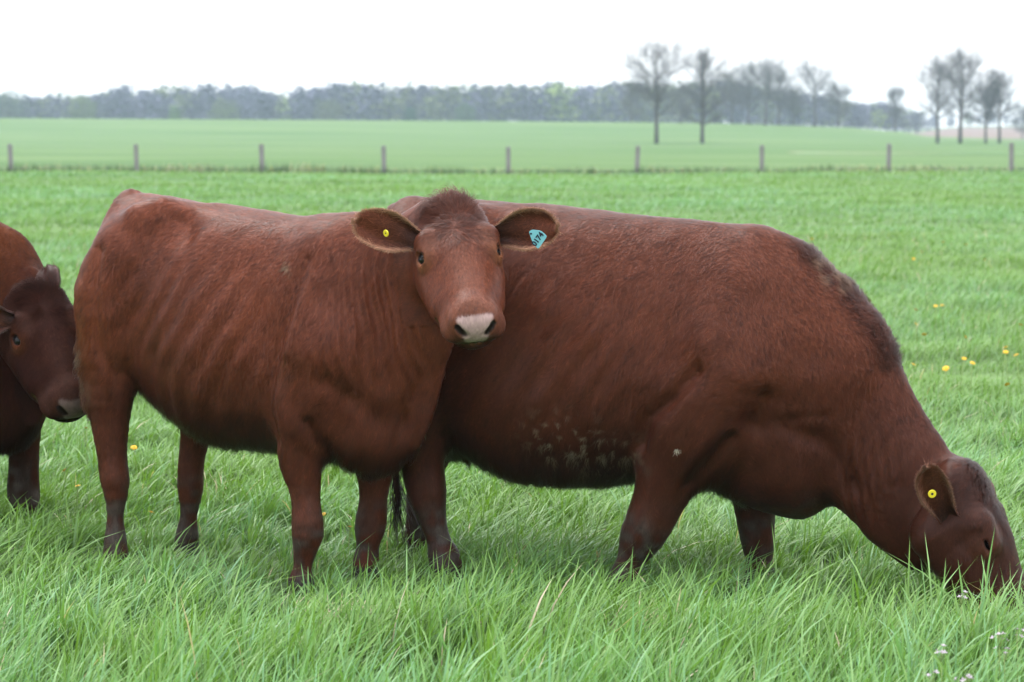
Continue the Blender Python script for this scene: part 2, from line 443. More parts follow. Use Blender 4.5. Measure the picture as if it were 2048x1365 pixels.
           1.0),
          0.05)],
 'origin': [-0.58, 7.88, 0.0],
 'tagpoly': [[0.7912, -0.0393, 1.1958], [0.7989, -0.0341, 1.2027], [0.8232, -0.0177, 1.2004], [0.8398, -0.0065, 1.1834], [0.8168, -0.022, 1.1448],
             [0.813, -0.0246, 1.1448], [0.8015, -0.0324, 1.1587]],
 'yaw': 34}
GRAZER = {'box': [[-1.15, -0.55, -0.03], [1.55, 0.55, 1.4]],
 'button': [0.9194, -0.4266, 0.4216],
 'creases': [([[0.1507, 0.7545], [0.0603, 0.6557], [-0.0145, 0.5965], [-0.0477, 0.5067]], -0.016, 0.024),
             ([[0.2536, 0.5414], [0.188, 0.4579], [0.1217, 0.3817]], -0.016, 0.022), ([[0.365, 0.6601], [0.3249, 0.579]], -0.02, 0.045),
             ([[0.4277, 0.5982], [0.5247, 0.6057]], -0.004, 0.014), ([[0.1993, 0.9736], [0.1673, 0.8459]], 0.008, 0.05),
             ([[-0.6891, 1.1174], [-0.6537, 1.02]], -0.012, 0.06), ([[0.4034, 0.5746], [0.518, 0.5162], [0.6003, 0.3774]], -0.009, 0.035)],
 'ears': [{'base': [0.9235, -0.2524, 0.3386], 'bw': 0.6, 'n': [0.4671, -0.8781, -0.1041], 'tip': [0.8905, -0.3952, 0.4884], 'w': 0.049},
          {'base': [0.9456, 0.1016, 0.3537], 'n': [-0.6698, 0.2843, -0.686], 'tip': [0.931, 0.2575, 0.3722], 'w': 0.06}],
 'head_o': [0.994, -0.0729, 0.4422],
 'head_r': [[0.3995, 0.0285, -0.9163], [-0.0221, 0.9995, 0.0214], [0.9165, 0.0117, 0.3999]],
 'head_s': 1.11,
 'marks': {'cowlick': [[-0.2249, 1.1994], [-0.13, 1.1845], [-0.0276, 1.1893]],
           'fleck': [[-0.2321, 0.4771], [-0.3266, 0.4967], [-0.1468, 0.4411]],
           'folds': [[0.5425, 0.5298], [0.7389, 0.2539]],
           'mane': [[0.4308, 1.1163], [0.4889, 1.0693], [0.555, 1.0068], [0.6213, 0.9126], [0.7039, 0.7794]],
           'spot': [[0.0879, 0.4958]]},
 'ops': [('sec',
          ([[-1.0848, 1.1483, 0.8546, 0.06], [-1.0655, 1.226, 0.7165, 0.12], [-1.0238, 1.2625, 0.5965, 0.19], [-0.8925, 1.2707, 0.4809, 0.27],
            [-0.7445, 1.2672, 0.4104, 0.32], [-0.5623, 1.2608, 0.3341, 0.36], [-0.383, 1.2478, 0.3185, 0.375], [-0.2066, 1.2317, 0.3451, 0.36],
            [-0.0331, 1.2175, 0.3797, 0.33], [0.1377, 1.2036, 0.3392, 0.29], [0.3059, 1.1802, 0.3076, 0.245], [0.4226, 1.1162, 0.2817, 0.2],
            [0.5061, 0.9976, 0.3435, 0.13]],
           0.42, 2.1, 2.1),
          0.06),
         ('rc', ([-0.7094, -0.19, 1.2032], [-0.7505, -0.22, 1.1871], 0.05, 0.05, 1.0), 0.13), ('el', ([-0.9599, -0.12, 1.1381], [0.06, 0.05, 0.05]), 0.09),
         ('rc', ([0.2095, -0.12, 0.9655], [0.2098, -0.17, 0.7448], 0.13, 0.14, 1.0), 0.14),
         ('rc', ([0.2098, -0.17, 0.7448], [0.1204, -0.2, 0.5673], 0.14, 0.12, 1.0), 0.14),
         ('rc', ([-0.8721, 0.19, 1.1877], [-0.9421, 0.22, 1.1682], 0.05, 0.05, 1.0), 0.13), ('el', ([-1.0699, 0.12, 1.1264], [0.06, 0.05, 0.05]), 0.09),
         ('rc', ([0.1376, 0.12, 0.9481], [0.1072, 0.17, 0.7097], 0.13, 0.14, 1.0), 0.14), ('rc', ([0.1072, 0.17, 0.7097], [-0.0056, 0.2, 0.5162], 0.14, 0.12, 1.0), 0.14),
         ('ch',
          ([[0.2765, 0.0, 0.7561, 0.36], [0.3134, 0.0, 0.7508, 0.3456], [0.3503, 0.0, 0.7455, 0.3311], [0.3853, 0.0, 0.7357, 0.315], [0.4205, 0.0, 0.7167, 0.2932],
            [0.4534, 0.0, 0.6923, 0.2694], [0.4854, 0.0, 0.6667, 0.248], [0.533, 0.0, 0.6262, 0.2227], [0.5783, 0.0, 0.5828, 0.2031], [0.6229, 0.0, 0.5387, 0.187],
            [0.6739, 0.0, 0.4872, 0.1733], [0.724, 0.0, 0.4348, 0.1641], [0.774, 0.0, 0.3823, 0.155]],
           0.62),
          0.1),
         ('ch',
          ([[0.5448, 0.0, 0.5156, 0.15], [0.6055, 0.0, 0.4489, 0.1534], [0.6662, 0.0, 0.3822, 0.1567], [0.7266, 0.0, 0.3153, 0.15], [0.7539, 0.0, 0.2848, 0.1414],
            [0.7812, 0.0, 0.2542, 0.1307], [0.8085, 0.0, 0.2236, 0.12]],
           0.7),
          0.08),
         ('el', ([0.3216, 0.0, 0.4311], [0.16, 0.15, 0.15]), 0.1), ('el', ([0.4062, 0.0, 0.3375], [0.07, 0.05, 0.07]), 0.06),
         ('ch',
          ([[0.1334, -0.19, 0.6473, 0.16], [0.1218, -0.1937, 0.609, 0.1517], [0.1102, -0.1974, 0.5707, 0.1433], [0.0955, -0.2, 0.5339, 0.135],
            [0.0745, -0.2007, 0.4999, 0.1267], [0.0504, -0.2004, 0.4673, 0.1184], [0.0288, -0.2, 0.4335, 0.11], [0.0122, -0.2, 0.3955, 0.1003],
            [-0.0016, -0.2, 0.3561, 0.0906], [-0.0163, -0.2, 0.3171, 0.083], [-0.0326, -0.2, 0.2804, 0.0804], [-0.0497, -0.2, 0.2441, 0.0799],
            [-0.0669, -0.2, 0.2078, 0.076], [-0.0817, -0.2, 0.1767, 0.0662], [-0.0965, -0.2, 0.1457, 0.054], [-0.1111, -0.2, 0.1146, 0.046],
            [-0.123, -0.2, 0.0893, 0.0451], [-0.1347, -0.2, 0.0639, 0.0471], [-0.1452, -0.2, 0.038, 0.05], [-0.1526, -0.2, 0.0157, 0.0529],
            [-0.1591, -0.2, -0.007, 0.0564], [-0.1657, -0.2, -0.0296, 0.06]],
           1.0),
          0.06),
         ('ch',
          ([[0.1695, 0.17, 0.5276, 0.13], [0.177, 0.1738, 0.4659, 0.1156], [0.1845, 0.1775, 0.4042, 0.1012], [0.1907, 0.18, 0.3423, 0.088],
            [0.1938, 0.1804, 0.2974, 0.0792], [0.1962, 0.1802, 0.2525, 0.071], [0.1989, 0.18, 0.2076, 0.064], [0.2008, 0.18, 0.1824, 0.061],
            [0.2029, 0.18, 0.1571, 0.0584], [0.2048, 0.18, 0.1319, 0.055], [0.2062, 0.18, 0.1122, 0.0504], [0.2076, 0.18, 0.0925, 0.0454], [0.2088, 0.18, 0.0728, 0.043],
            [0.2097, 0.18, 0.0531, 0.0452], [0.2104, 0.18, 0.0333, 0.0501], [0.2111, 0.18, 0.0136, 0.055]],
           1.0),
          0.05),
         ('ch',
          ([[-0.8407, -0.14, 1.0067, 0.2], [-0.8443, -0.1544, 0.9516, 0.1959], [-0.8479, -0.1689, 0.8966, 0.1919], [-0.8509, -0.18, 0.841, 0.185],
            [-0.8533, -0.1863, 0.7799, 0.1726], [-0.8551, -0.1888, 0.7182, 0.1569], [-0.8563, -0.19, 0.6565, 0.14], [-0.8568, -0.1905, 0.6059, 0.1251],
            [-0.857, -0.1903, 0.5552, 0.1094], [-0.8568, -0.19, 0.5045, 0.095], [-0.8572, -0.19, 0.465, 0.0846], [-0.8575, -0.19, 0.4254, 0.0749],
            [-0.8554, -0.19, 0.3861, 0.068], [-0.8511, -0.19, 0.3552, 0.0662], [-0.8454, -0.19, 0.3244, 0.066], [-0.8392, -0.19, 0.2937, 0.064],
            [-0.8331, -0.19, 0.2628, 0.0577], [-0.8266, -0.19, 0.232, 0.0494], [-0.8192, -0.19, 0.2014, 0.043], [-0.8114, -0.19, 0.1734, 0.0389],
            [-0.8028, -0.19, 0.1456, 0.0363], [-0.7937, -0.19, 0.118, 0.038], [-0.7888, -0.19, 0.1042, 0.0415], [-0.7837, -0.19, 0.0904, 0.0461],
            [-0.7792, -0.19, 0.0765, 0.05], [-0.7741, -0.19, 0.0543, 0.0529], [-0.7703, -0.19, 0.0318, 0.0539], [-0.7665, -0.19, 0.0093, 0.055]],
           1.0),
          0.05),
         ('ch',
          ([[-0.8546, 0.17, 0.919, 0.18], [-0.8667, 0.1737, 0.8242, 0.1681], [-0.8787, 0.1775, 0.7294, 0.1562], [-0.8974, 0.18, 0.6363, 0.14],
            [-0.9208, 0.1805, 0.564, 0.1207], [-0.9484, 0.1803, 0.4927, 0.0987], [-0.9746, 0.18, 0.4209, 0.08], [-0.9927, 0.18, 0.3671, 0.0701],
            [-1.0099, 0.18, 0.3131, 0.0621], [-1.0234, 0.18, 0.2583, 0.055], [-1.0296, 0.18, 0.2166, 0.0496], [-1.0337, 0.18, 0.1745, 0.0447],
            [-1.0374, 0.18, 0.1324, 0.042], [-1.0403, 0.18, 0.1024, 0.0421], [-1.043, 0.18, 0.0724, 0.0433], [-1.0455, 0.18, 0.0423, 0.045],
            [-1.047, 0.18, 0.0213, 0.0465], [-1.0483, 0.18, 0.0002, 0.0482], [-1.0497, 0.18, -0.0208, 0.05]],
           1.0),
          0.05),
         ('el', ([-0.8107, 0.0, 0.4848], [0.11, 0.09, 0.09]), 0.06),
         ('ch', ([[-0.7584, -0.04, 0.4576, 0.018], [-0.7572, -0.04, 0.4348, 0.0157], [-0.756, -0.04, 0.4119, 0.0133], [-0.7548, -0.04, 0.3891, 0.011]], 1.0), 0.02)],
 'origin': [0.565, 7.86, 0.0],
 'tail': [[-1.0768, -0.0, 1.2344], [-1.0927, 0.0, 1.0965], [-1.094, 0.0, 0.8371], [-1.0707, -0.02, 0.5967], [-1.0393, -0.04, 0.444], [-1.0202, -0.05, 0.3073],
          [-1.0111, -0.05, 0.2209]],
 'yaw': 22}
DARK_COW = {'box': [[-1.6, -0.5, -0.03], [0.9, 0.5, 1.4]],
 'creases': [([[0.2355, 0.7193], [0.3168, 0.5801]], -0.01, 0.03)],
 'ears': [{'base': [0.4103, -0.2301, 0.8419], 'n': [0.7827, -0.6139, -0.1025], 'tip': [0.3067, -0.3562, 0.8443], 'w': 0.06},
          {'base': [0.3861, -0.0284, 0.9007], 'n': [-0.4245, 0.8998, 0.1013], 'tip': [0.323, 0.023, 1.0112], 'w': 0.046}],
 'head_o': [0.392, -0.0888, 0.9435],
 'head_r': [[0.6591, -0.2034, -0.724], [0.3885, 0.9164, 0.0962], [0.6439, -0.3447, 0.6831]],
 'head_s': 1.02,
 'marks': {},
 'ops': [('sec',
          ([[-2.098, 1.0653, 0.7872, 0.06], [-2.0348, 1.1517, 0.597, 0.14], [-1.8994, 1.1673, 0.4981, 0.2], [-1.5631, 1.1744, 0.3943, 0.26],
            [-1.2063, 1.174, 0.3179, 0.3], [-0.8657, 1.1735, 0.305, 0.31], [-0.4767, 1.1745, 0.337, 0.29], [-0.1982, 1.1734, 0.3408, 0.25],
            [0.0108, 1.1691, 0.3301, 0.21], [0.1548, 1.1086, 0.3519, 0.17], [0.2374, 0.9836, 0.4332, 0.09]],
           0.46, 2.1, 2.1),
          0.06),
         ('rc', ([-1.5627, -0.14, 1.115], [-1.6251, -0.17, 1.1041], 0.045, 0.05, 1.0), 0.12),
         ('rc', ([-0.0535, -0.09, 1.032], [0.0154, -0.15, 0.7072], 0.1, 0.1, 1.0), 0.14),
         ('rc', ([0.0154, -0.15, 0.7072], [0.0818, -0.16, 0.5288], 0.1, 0.09, 1.0), 0.12),
         ('rc', ([-2.0153, 0.14, 1.095], [-2.1817, 0.17, 1.0791], 0.045, 0.05, 1.0), 0.12),
         ('rc', ([-0.2921, 0.09, 1.0166], [-0.3828, 0.15, 0.6632], 0.1, 0.1, 1.0), 0.14),
         ('rc', ([-0.3828, 0.15, 0.6632], [-0.1251, 0.16, 0.4866], 0.1, 0.09, 1.0), 0.12),
         ('ch',
          ([[-0.1166, 0.0, 0.8954, 0.25], [-0.0572, 0.0, 0.8898, 0.2337], [0.0022, 0.0, 0.8843, 0.2175], [0.0609, 0.0, 0.8754, 0.2], [0.1091, 0.0, 0.8638, 0.1839],
            [0.1569, 0.0, 0.85, 0.1669], [0.2047, 0.0, 0.8361, 0.15]],
           0.72),
          0.09),
         ('el', ([0.0491, 0.0, 0.4755], [0.11, 0.12, 0.1]), 0.1),
         ('ch',
          ([[0.0692, -0.15, 0.5454, 0.1], [0.0677, -0.1557, 0.4845, 0.0896], [0.0662, -0.1613, 0.4237, 0.0792], [0.0655, -0.165, 0.3627, 0.07],
            [0.0657, -0.1656, 0.3198, 0.064], [0.0664, -0.1653, 0.2768, 0.0585], [0.0673, -0.165, 0.2339, 0.055], [0.0687, -0.165, 0.2032, 0.0552],
            [0.0702, -0.165, 0.1725, 0.0564], [0.0702, -0.165, 0.1419, 0.055], [0.0682, -0.165, 0.1169, 0.0495], [0.0651, -0.165, 0.092, 0.0423],
            [0.062, -0.165, 0.067, 0.038], [0.059, -0.165, 0.042, 0.0393], [0.0559, -0.165, 0.017, 0.0434], [0.0537, -0.165, -0.008, 0.047],
            [0.053, -0.165, -0.0235, 0.0481], [0.0526, -0.165, -0.0391, 0.0491], [0.0522, -0.165, -0.0546, 0.05]],
           1.0),
          0.04),
         ('ch',
          ([[-0.0214, 0.15, 0.5328, 0.1], [-0.0223, 0.1556, 0.4753, 0.0866], [-0.0232, 0.1613, 0.4178, 0.0731], [-0.0243, 0.165, 0.3602, 0.063],
            [-0.0256, 0.1657, 0.3156, 0.0586], [-0.0271, 0.1654, 0.271, 0.0561], [-0.028, 0.165, 0.2264, 0.055], [-0.0288, 0.165, 0.1976, 0.0558],
            [-0.0293, 0.165, 0.1689, 0.0571], [-0.0274, 0.165, 0.1404, 0.056], [-0.0226, 0.165, 0.1186, 0.0515], [-0.0163, 0.165, 0.0969, 0.0456],
            [-0.0113, 0.165, 0.0751, 0.042], [-0.0092, 0.165, 0.0562, 0.0423], [-0.0081, 0.165, 0.0372, 0.0441], [-0.0069, 0.165, 0.0181, 0.046],
            [-0.0054, 0.165, -0.0009, 0.0473], [-0.004, 0.165, -0.0199, 0.0487], [-0.0025, 0.165, -0.0389, 0.05]],
           1.0),
          0.04),
         ('ch',
          ([[-1.7767, -0.13, 0.8921, 0.15], [-1.7998, -0.1428, 0.8086, 0.1407], [-1.8228, -0.1557, 0.7252, 0.1314], [-1.8462, -0.165, 0.6415, 0.12],
            [-1.867, -0.1685, 0.5709, 0.1072], [-1.888, -0.1696, 0.5001, 0.0928], [-1.9072, -0.17, 0.4289, 0.08], [-1.9225, -0.1703, 0.3722, 0.0718],
            [-1.9367, -0.1701, 0.3151, 0.0645], [-1.9438, -0.17, 0.2578, 0.058], [-1.9403, -0.17, 0.2092, 0.0534], [-1.9318, -0.17, 0.1604, 0.0493],
            [-1.9249, -0.17, 0.1115, 0.045], [-1.9225, -0.17, 0.0694, 0.0397], [-1.9213, -0.17, 0.0272, 0.0343], [-1.9204, -0.17, -0.015, 0.032],
            [-1.9198, -0.17, -0.0538, 0.0346], [-1.9195, -0.17, -0.0926, 0.0398], [-1.9192, -0.17, -0.1314, 0.045]],
           1.0),
          0.05),
         ('ch',
          ([[-1.7072, 0.13, 0.8827, 0.15], [-1.7566, 0.1429, 0.7958, 0.1409], [-1.8059, 0.1557, 0.709, 0.1318], [-1.8497, 0.165, 0.6194, 0.12],
            [-1.8788, 0.1683, 0.5476, 0.1076], [-1.9045, 0.1695, 0.4742, 0.0936], [-1.9255, 0.17, 0.3996, 0.08], [-1.9376, 0.1702, 0.3489, 0.0712],
            [-1.9475, 0.1701, 0.2977, 0.0625], [-1.9523, 0.17, 0.2463, 0.055], [-1.9502, 0.17, 0.2034, 0.0501], [-1.9445, 0.17, 0.1604, 0.046],
            [-1.9395, 0.17, 0.1174, 0.042], [-1.937, 0.17, 0.0814, 0.0378], [-1.9349, 0.17, 0.0454, 0.0338], [-1.9333, 0.17, 0.0094, 0.032],
            [-1.9323, 0.17, -0.0304, 0.0345], [-1.932, 0.17, -0.0702, 0.0397], [-1.9316, 0.17, -0.11, 0.045]],
           1.0),
          0.05)],
 'origin': [-1.935, 8.87, 0.0],
 'yaw': 40}

EYE = np.array([0.177, 0.1045, -0.0505])
EYE_R = 0.0245

def in_head(H):
    return (H[0] > -0.04) & (np.abs(H[1]) < 0.19) & (H[2] > -0.30) & (H[2] < 0.08) & (H[0] < 0.56)

def smooth(a, b, x):
    t = np.clip((x - a) / (b - a), 0, 1)
    return t * t * (3 - 2 * t)

def seg_dist(S, Z, pts):
    d = np.full(S.shape, 9.0)
    for (a, b), (c, e) in zip(pts[:-1], pts[1:]):
        vx, vz = c - a, e - b
        t = np.clip(((S - a) * vx + (Z - b) * vz) / max(vx * vx + vz * vz, 1e-9), 0, 1)
        d = np.minimum(d, np.hypot(S - a - t * vx, Z - b - t * vz))
    if len(pts) == 1: d = np.hypot(S - pts[0][0], Z - pts[0][1])
    return d

def relief(V, N, cow):
    """Small anatomy on the skin: creases, ribs, neck folds, loose noise."""
    S, Y, Z = V[:, 0], V[:, 1], V[:, 2]
    H = head_coords((S, Y, Z), cow)
    hd = smooth(-0.10, 0.02, H[0]) * in_head(H)
    side = smooth(0.25, 0.7, np.abs(N[:, 1]))
    D = np.zeros(len(V))
    for pts, amp, w in cow['creases']:
        d = seg_dist(S, Z, pts)
        D += 1.55 * amp * np.exp(-(d / w) ** 2) * side
    warp = hash_noise(V, 3.0, 3) * 0.03 + hash_noise(V, 8.0, 4) * 0.01
    rib = np.sin(2 * math.pi * ((S * 0.80 - Z * 0.55 + warp) / 0.092))
    D += 0.0046 * rib * side * smooth(-0.85, -0.6, S) * (1 - smooth(-0.2, -0.02, S)) * smooth(0.5, 0.65, Z) * (1 - smooth(1.0, 1.15, Z)) * (0.6 + 0.5 * hash_noise(V, 4.0, 9))
    if 'folds' in cow['marks']:
        (s0, z1), (s1, z0) = cow['marks']['folds']
        m = smooth(s0 - 0.03, s0 + 0.05, S) * (1 - smooth(s1 - 0.02, s1 + 0.06, S)) * smooth(z0 - 0.05, z0 + 0.08, Z) * (1 - smooth(z1 - 0.08, z1 + 0.05, Z)) * (1 - hd)
        D += m * 0.0095 * (1 - 2 * np.abs(np.sin(math.pi * (S * 0.95 + (Z - z0) * 0.12 + hash_noise(V, 5.0, 12) * 0.010) / 0.034)) ** 0.8) * (0.6 + 0.6 * hash_noise(V, 7.0, 13))
    D += (0.0055 * hash_noise(V, 5.5, 1) + 0.0034 * hash_noise(V, 13.0, 2)) * (1 - 0.75 * hd)
    D[(Z < 0.03)] = 0
    return V + N * D[:, None].astype(np.float32)

def coat(V, N, cow):
    """Coat colour, fur length and fur density at points V (own frame)."""
    S, Y, Z = V[:, 0], V[:, 1], V[:, 2]
    H = head_coords((S, Y, Z), cow)
    u, v, w = H
    n1, n2, n3 = hash_noise(V, 2.6, 21), hash_noise(V, 9.0, 22), hash_noise(V, 34.0, 23)
    red, dark, ginger = (np.array(c) for c in cow['coat'])
    t = np.clip(0.45 + 0.45 * n1 + 0.2 * n2, 0, 1)[:, None]
    C = red * (1 - t) + (0.62 * red + 0.38 * dark) * t
    # ginger on the rump, the lower legs' fronts and round the eyes
    g = smooth(-0.70, -0.98, S) * smooth(0.55, 0.75, Z) * (1 - smooth(1.02, 1.2, Z)) * 0.6
    g = np.maximum(g, (1 - smooth(0.42, 0.62, Z)) * smooth(0.1, 0.25, Z) * 0.35)
    C = C * (1 - g[:, None]) + ginger * g[:, None]
    if 'back' in cow:
        g = smooth(0.34, 0.10, S) * smooth(0.78, 0.95, Z) * (1 - in_head(H))
        C = C * (1 - 0.85 * g[:, None]) + np.array(cow['back']) * 0.85 * g[:, None]
    L = np.full(len(V), 0.016)
    dens = np.ones(len(V))
    # dark hair of the underside and the breast
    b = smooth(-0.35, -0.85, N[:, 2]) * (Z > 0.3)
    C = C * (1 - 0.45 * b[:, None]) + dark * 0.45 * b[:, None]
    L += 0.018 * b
    low = (1 - smooth(0.40, 0.92, Z + 0.05 * n1)) * 0.55          # darker lower coat, with the lower body's shade put into its colour
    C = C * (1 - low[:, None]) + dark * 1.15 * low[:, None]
    # mud on the legs
    mud = (1 - smooth(0.17, 0.33, Z + 0.10 * n2 + 0.05 * n1 + 0.03 * n3)) * (1 - in_head(H)) * (S < 0.6) * np.clip(0.62 + 0.9 * n3 + 0.4 * n2, 0, 1)
    C = C * (1 - mud[:, None]) + np.array([0.052, 0.041, 0.034]) * (0.8 + 0.5 * n3[:, None]) * mud[:, None]
    C[(Z < 0.045) & (S < 0.6)] = (0.03, 0.025, 0.022)
    L[Z < 0.35] *= 0.75
    dens[Z < 0.05] = 0
    mk = cow['marks']
    near = Y < 0
    if 'stain' in mk:
        d = seg_dist(S, Z, mk['stain'])
        m = np.exp(-(d / 0.035) ** 2) * np.clip(0.4 + 1.2 * hash_noise(V * np.array([1, 1, 0.3]), 60.0, 31), 0, 1) * near
        C = C * (1 - m[:, None]) + np.array([0.16, 0.12, 0.085]) * m[:, None]
        L += 0.02 * np.exp(-(d / 0.04) ** 2) * near
    if 'fleck' in mk:
        d = seg_dist(S, Z, mk['fleck'])
        rr = 0.085 if len(mk['fleck']) > 1 else 0.03
        m = np.exp(-(d / rr) ** 2) * smooth(0.25, 0.6, hash_noise(V * np.array([1, 1, 0.8]), 55.0, 33) + 0.25 * hash_noise(V, 140.0, 34)) * near
        C = C * (1 - 0.8 * m[:, None]) + np.array([0.22, 0.175, 0.12]) * 0.8 * m[:, None]
    if 'spot' in mk:
        d = seg_dist(S, Z, mk['spot']); m = (d < 0.0075) & near
        C[m] = (0.6, 0.55, 0.45)
    if 'mane' in mk:
        d = seg_dist(S, Z, mk['mane']) + 0.5 * np.maximum(np.abs(Y) - 0.04, 0)
        m = np.exp(-(d / 0.05) ** 2)
        C = C * (1 - 0.5 * m[:, None]) + dark * 1.1 * 0.5 * m[:, None]
        L += 0.022 * m
        m2 = 0.6 * np.exp(-(seg_dist(S, Z, mk['mane'][1:3]) / 0.028) ** 2) * np.clip(n3 + 0.35, 0, 1) * smooth(0.3, 0.8, N[:, 2])
        C = C * (1 - m2[:, None]) + np.array([0.30, 0.21, 0.14]) * m2[:, None]
    # ---- head
    hd = in_head(H)
    whorl = np.sqrt((u - 0.07) ** 2 + (0.8 * v) ** 2)
    C = np.where(hd[:, None], C * 0.80, C)
    fore = hd * np.exp(-(np.sqrt((u - 0.09) ** 2 + v ** 2) / 0.11) ** 2) * (w > -0.10)
    C = C * (1 - 0.45 * fore[:, None]) + dark * 1.9 * 0.45 * fore[:, None]
    L = np.where(hd, 0.0085, L)
    tk = hd * np.exp(-((u + 0.005) / 0.06) ** 2 - (v / 0.075) ** 2) * (w > -0.14)
    L += 0.044 * tk * cow['tuft'] + 0.017 * fore
    ed = np.sqrt((u - EYE[0]) ** 2 + (np.abs(v) - EYE[1]) ** 2 + (w - EYE[2]) ** 2)
    bw = hd * np.exp(-((u - 0.15) / 0.045) ** 2 - ((np.abs(v) - 0.085) / 0.03) ** 2) * (w > -0.08)
    C = C * (1 - 0.4 * bw[:, None]) + np.array(cow['sandy']) * 0.4 * bw[:, None]
    er = hd * np.exp(-((ed - 0.034) / 0.013) ** 2) * (0.25 + 0.75 * smooth(0.165, 0.195, u))
    C = C * (1 - 0.7 * er[:, None]) + np.array(cow['eye_ring']) * 0.7 * er[:, None]
    br = hd * np.exp(-(np.sqrt((u - 0.30) ** 2 * 0.25 + (1.6 * v) ** 2) / 0.075) ** 2) * (w > -0.09)
    C = C * (1 - 0.25 * br[:, None]) + np.array(cow['sandy']) * 0.25 * br[:, None]
    er = hd * (ed < 0.0275) * ((np.abs(w + 0.040) < 0.010) | (not cow.get('shut', False)))
    er = er.astype(bool); C[er] = (0.012, 0.008, 0.007); dens[er] = 0
    # sandy hair beside the muzzle, bare nose pad
    mz = hd * smooth(0.36, 0.44, u) * smooth(-0.15, -0.05, w)
    C = C * (1 - 0.30 * mz[:, None]) + np.array(cow['sandy']) * 0.30 * mz[:, None]
    pad = hd * smooth(0.462, 0.474, u + 0.35 * np.maximum(np.abs(v) - 0.05, 0) * -1 + 0.12 * np.minimum(w + 0.06, 0) * 0) * (1 - smooth(0.040, 0.052, np.abs(v) - 0.32 * (w + 0.06))) * smooth(-0.113, -0.106, w) * smooth(-0.004, -0.016, w + 0.02 * np.abs(n2))
    C = C * (1 - pad[:, None]) + np.array(cow['pad']) * (0.90 + 0.16 * n3[:, None] + 0.12 * hash_noise(V, 120.0, 24)[:, None]) * pad[:, None]
    dens = np.where(pad > 0.3, 0, dens)
    wet = pad * (1 - smooth(-0.098, -0.080, w))
    C = C * (1 - 0.55 * wet[:, None]) + np.array([0.20, 0.175, 0.125]) * 0.55 * wet[:, None]
    slit = hd * np.exp(-((w + 0.114) / 0.006) ** 2) * (u > 0.36)
    C = C * (1 - slit[:, None]) + np.array([0.03, 0.027, 0.008]) * slit[:, None]
    for sg in (-1, 1):
        a, b_ = np.array([0.501, sg * 0.034, -0.070]), np.array([0.487, sg * 0.056, -0.044])
        P = np.stack([u, v, w], 1); ab = b_ - a
        tt = np.clip(((P - a) @ ab) / (ab @ ab), 0, 1)
        nd = np.linalg.norm(P - a - tt[:, None] * ab, axis=1)
        m = hd * (1 - smooth(0.0085, 0.0125, nd))
        C = C * (1 - m[:, None]) + np.array([0.012, 0.007, 0.006]) * m[:, None]
        dens = np.where(hd & (nd < 0.015), 0, dens)
    dens = np.where(hd & (u > 0.36) & (np.abs(w + 0.114) < 0.008), 0, dens)
    return np.clip(C, 0.004, 1), L, dens

def flow(V, N, cow):
    S, Y, Z = V[:, 0], V[:, 1], V[:, 2]
    u, v, w = head_coords((S, Y, Z), cow)
    hd = in_head((u, v, w)).astype(float)
    R = np.array(cow['head_r'])
    D = np.tile(np.array([-0.58, 0.0, -0.80]), (len(V), 1))
    lg = (1 - smooth(0.35, 0.6, Z))[:, None]
    D = D * (1 - lg) + np.array([-0.12, 0, -1.0]) * lg
    if 'folds' in cow['marks']:
        nk = smooth(0.15, 0.35, S)[:, None]
        nd = np.array([-0.25, 0, -1.0]) if cow['head_o'][2] > 1.0 else -R[0]
        D = D * (1 - nk) + nd * nk
    # face: out from a whorl on the forehead
    rad = np.stack([u - 0.10, v, np.zeros_like(u)], 1)
    rad = norm(rad) + np.array([0.25, 0, -0.1])
    Dh = rad @ R
    D = D * (1 - hd[:, None]) + Dh * hd[:, None]
    for k, (sc, am) in enumerate(((4.0, 0.30), (16.0, 0.35), (60.0, 0.25))):
        D += am * hash_noise(V, sc, 40 + k, True)
    D = D - N * (D * N).sum(1, keepdims=True)
    return norm(D)

def strands(name, P0, N, D, L, Cc, rad, lift, mat, parent, npt=4, curl=0.0, droop=0.0, pull=None):
    """Fur as one curves object: roots P0, surface normals N, lie direction D, lengths L."""
    n = len(P0)
    if n == 0: return None
    hc = bpy.data.hair_curves.new(name)
    hc.add_curves([npt] * n)
    t = np.linspace(0, 1, npt)[None, :, None]
    lf = np.asarray(lift).reshape(-1, 1, 1)
    side = np.cross(N, D)
    ph = RNG.uniform(0, 6.28, (n, 1, 1))
    P = P0[:, None] + L[:, None, None] * (D[:, None] * t * (1 - 0.3 * lf) + N[:, None] * lf * (t - 0.45 * t * t))
    if pull is not None: P = P + pull[:, None] * t ** 1.3
    if curl: P = P + curl * L[:, None, None] * (side[:, None] * np.sin(ph + 5 * t) + N[:, None] * np.cos(ph + 5 * t)) * t
    if droop: P[..., 2] -= (droop * L[:, None] * t[..., 0] ** 2)
    hc.position_data.foreach_set('vector', P.astype(np.float32).ravel())
    r = np.broadcast_to(rad * (1 - 0.85 * t[..., 0] ** 1.5), (n, npt)).astype(np.float32)
    a = hc.attributes.get('radius') or hc.attributes.new('radius', 'FLOAT', 'POINT')
    a.data.foreach_set('value', np.ascontiguousarray(r).ravel())
    a = hc.attributes.new('col', 'FLOAT_VECTOR', 'CURVE'); a.data.foreach_set('vector', Cc.astype(np.float32).ravel())
    rz = parent.rotation_euler.z if parent else 0.0
    M = np.array([[math.cos(rz), -math.sin(rz), 0], [math.sin(rz), math.cos(rz), 0], [0, 0, 1]])
    a = hc.attributes.new('skin_normal', 'FLOAT_VECTOR', 'CURVE'); a.data.foreach_set('vector', (N @ M.T).astype(np.float32).ravel())
    hc.materials.append(mat)
    o = bpy.data.objects.new(name, hc)
    COL.objects.link(o)
    o.parent = parent
    o['kind'] = 'stuff'
    return o

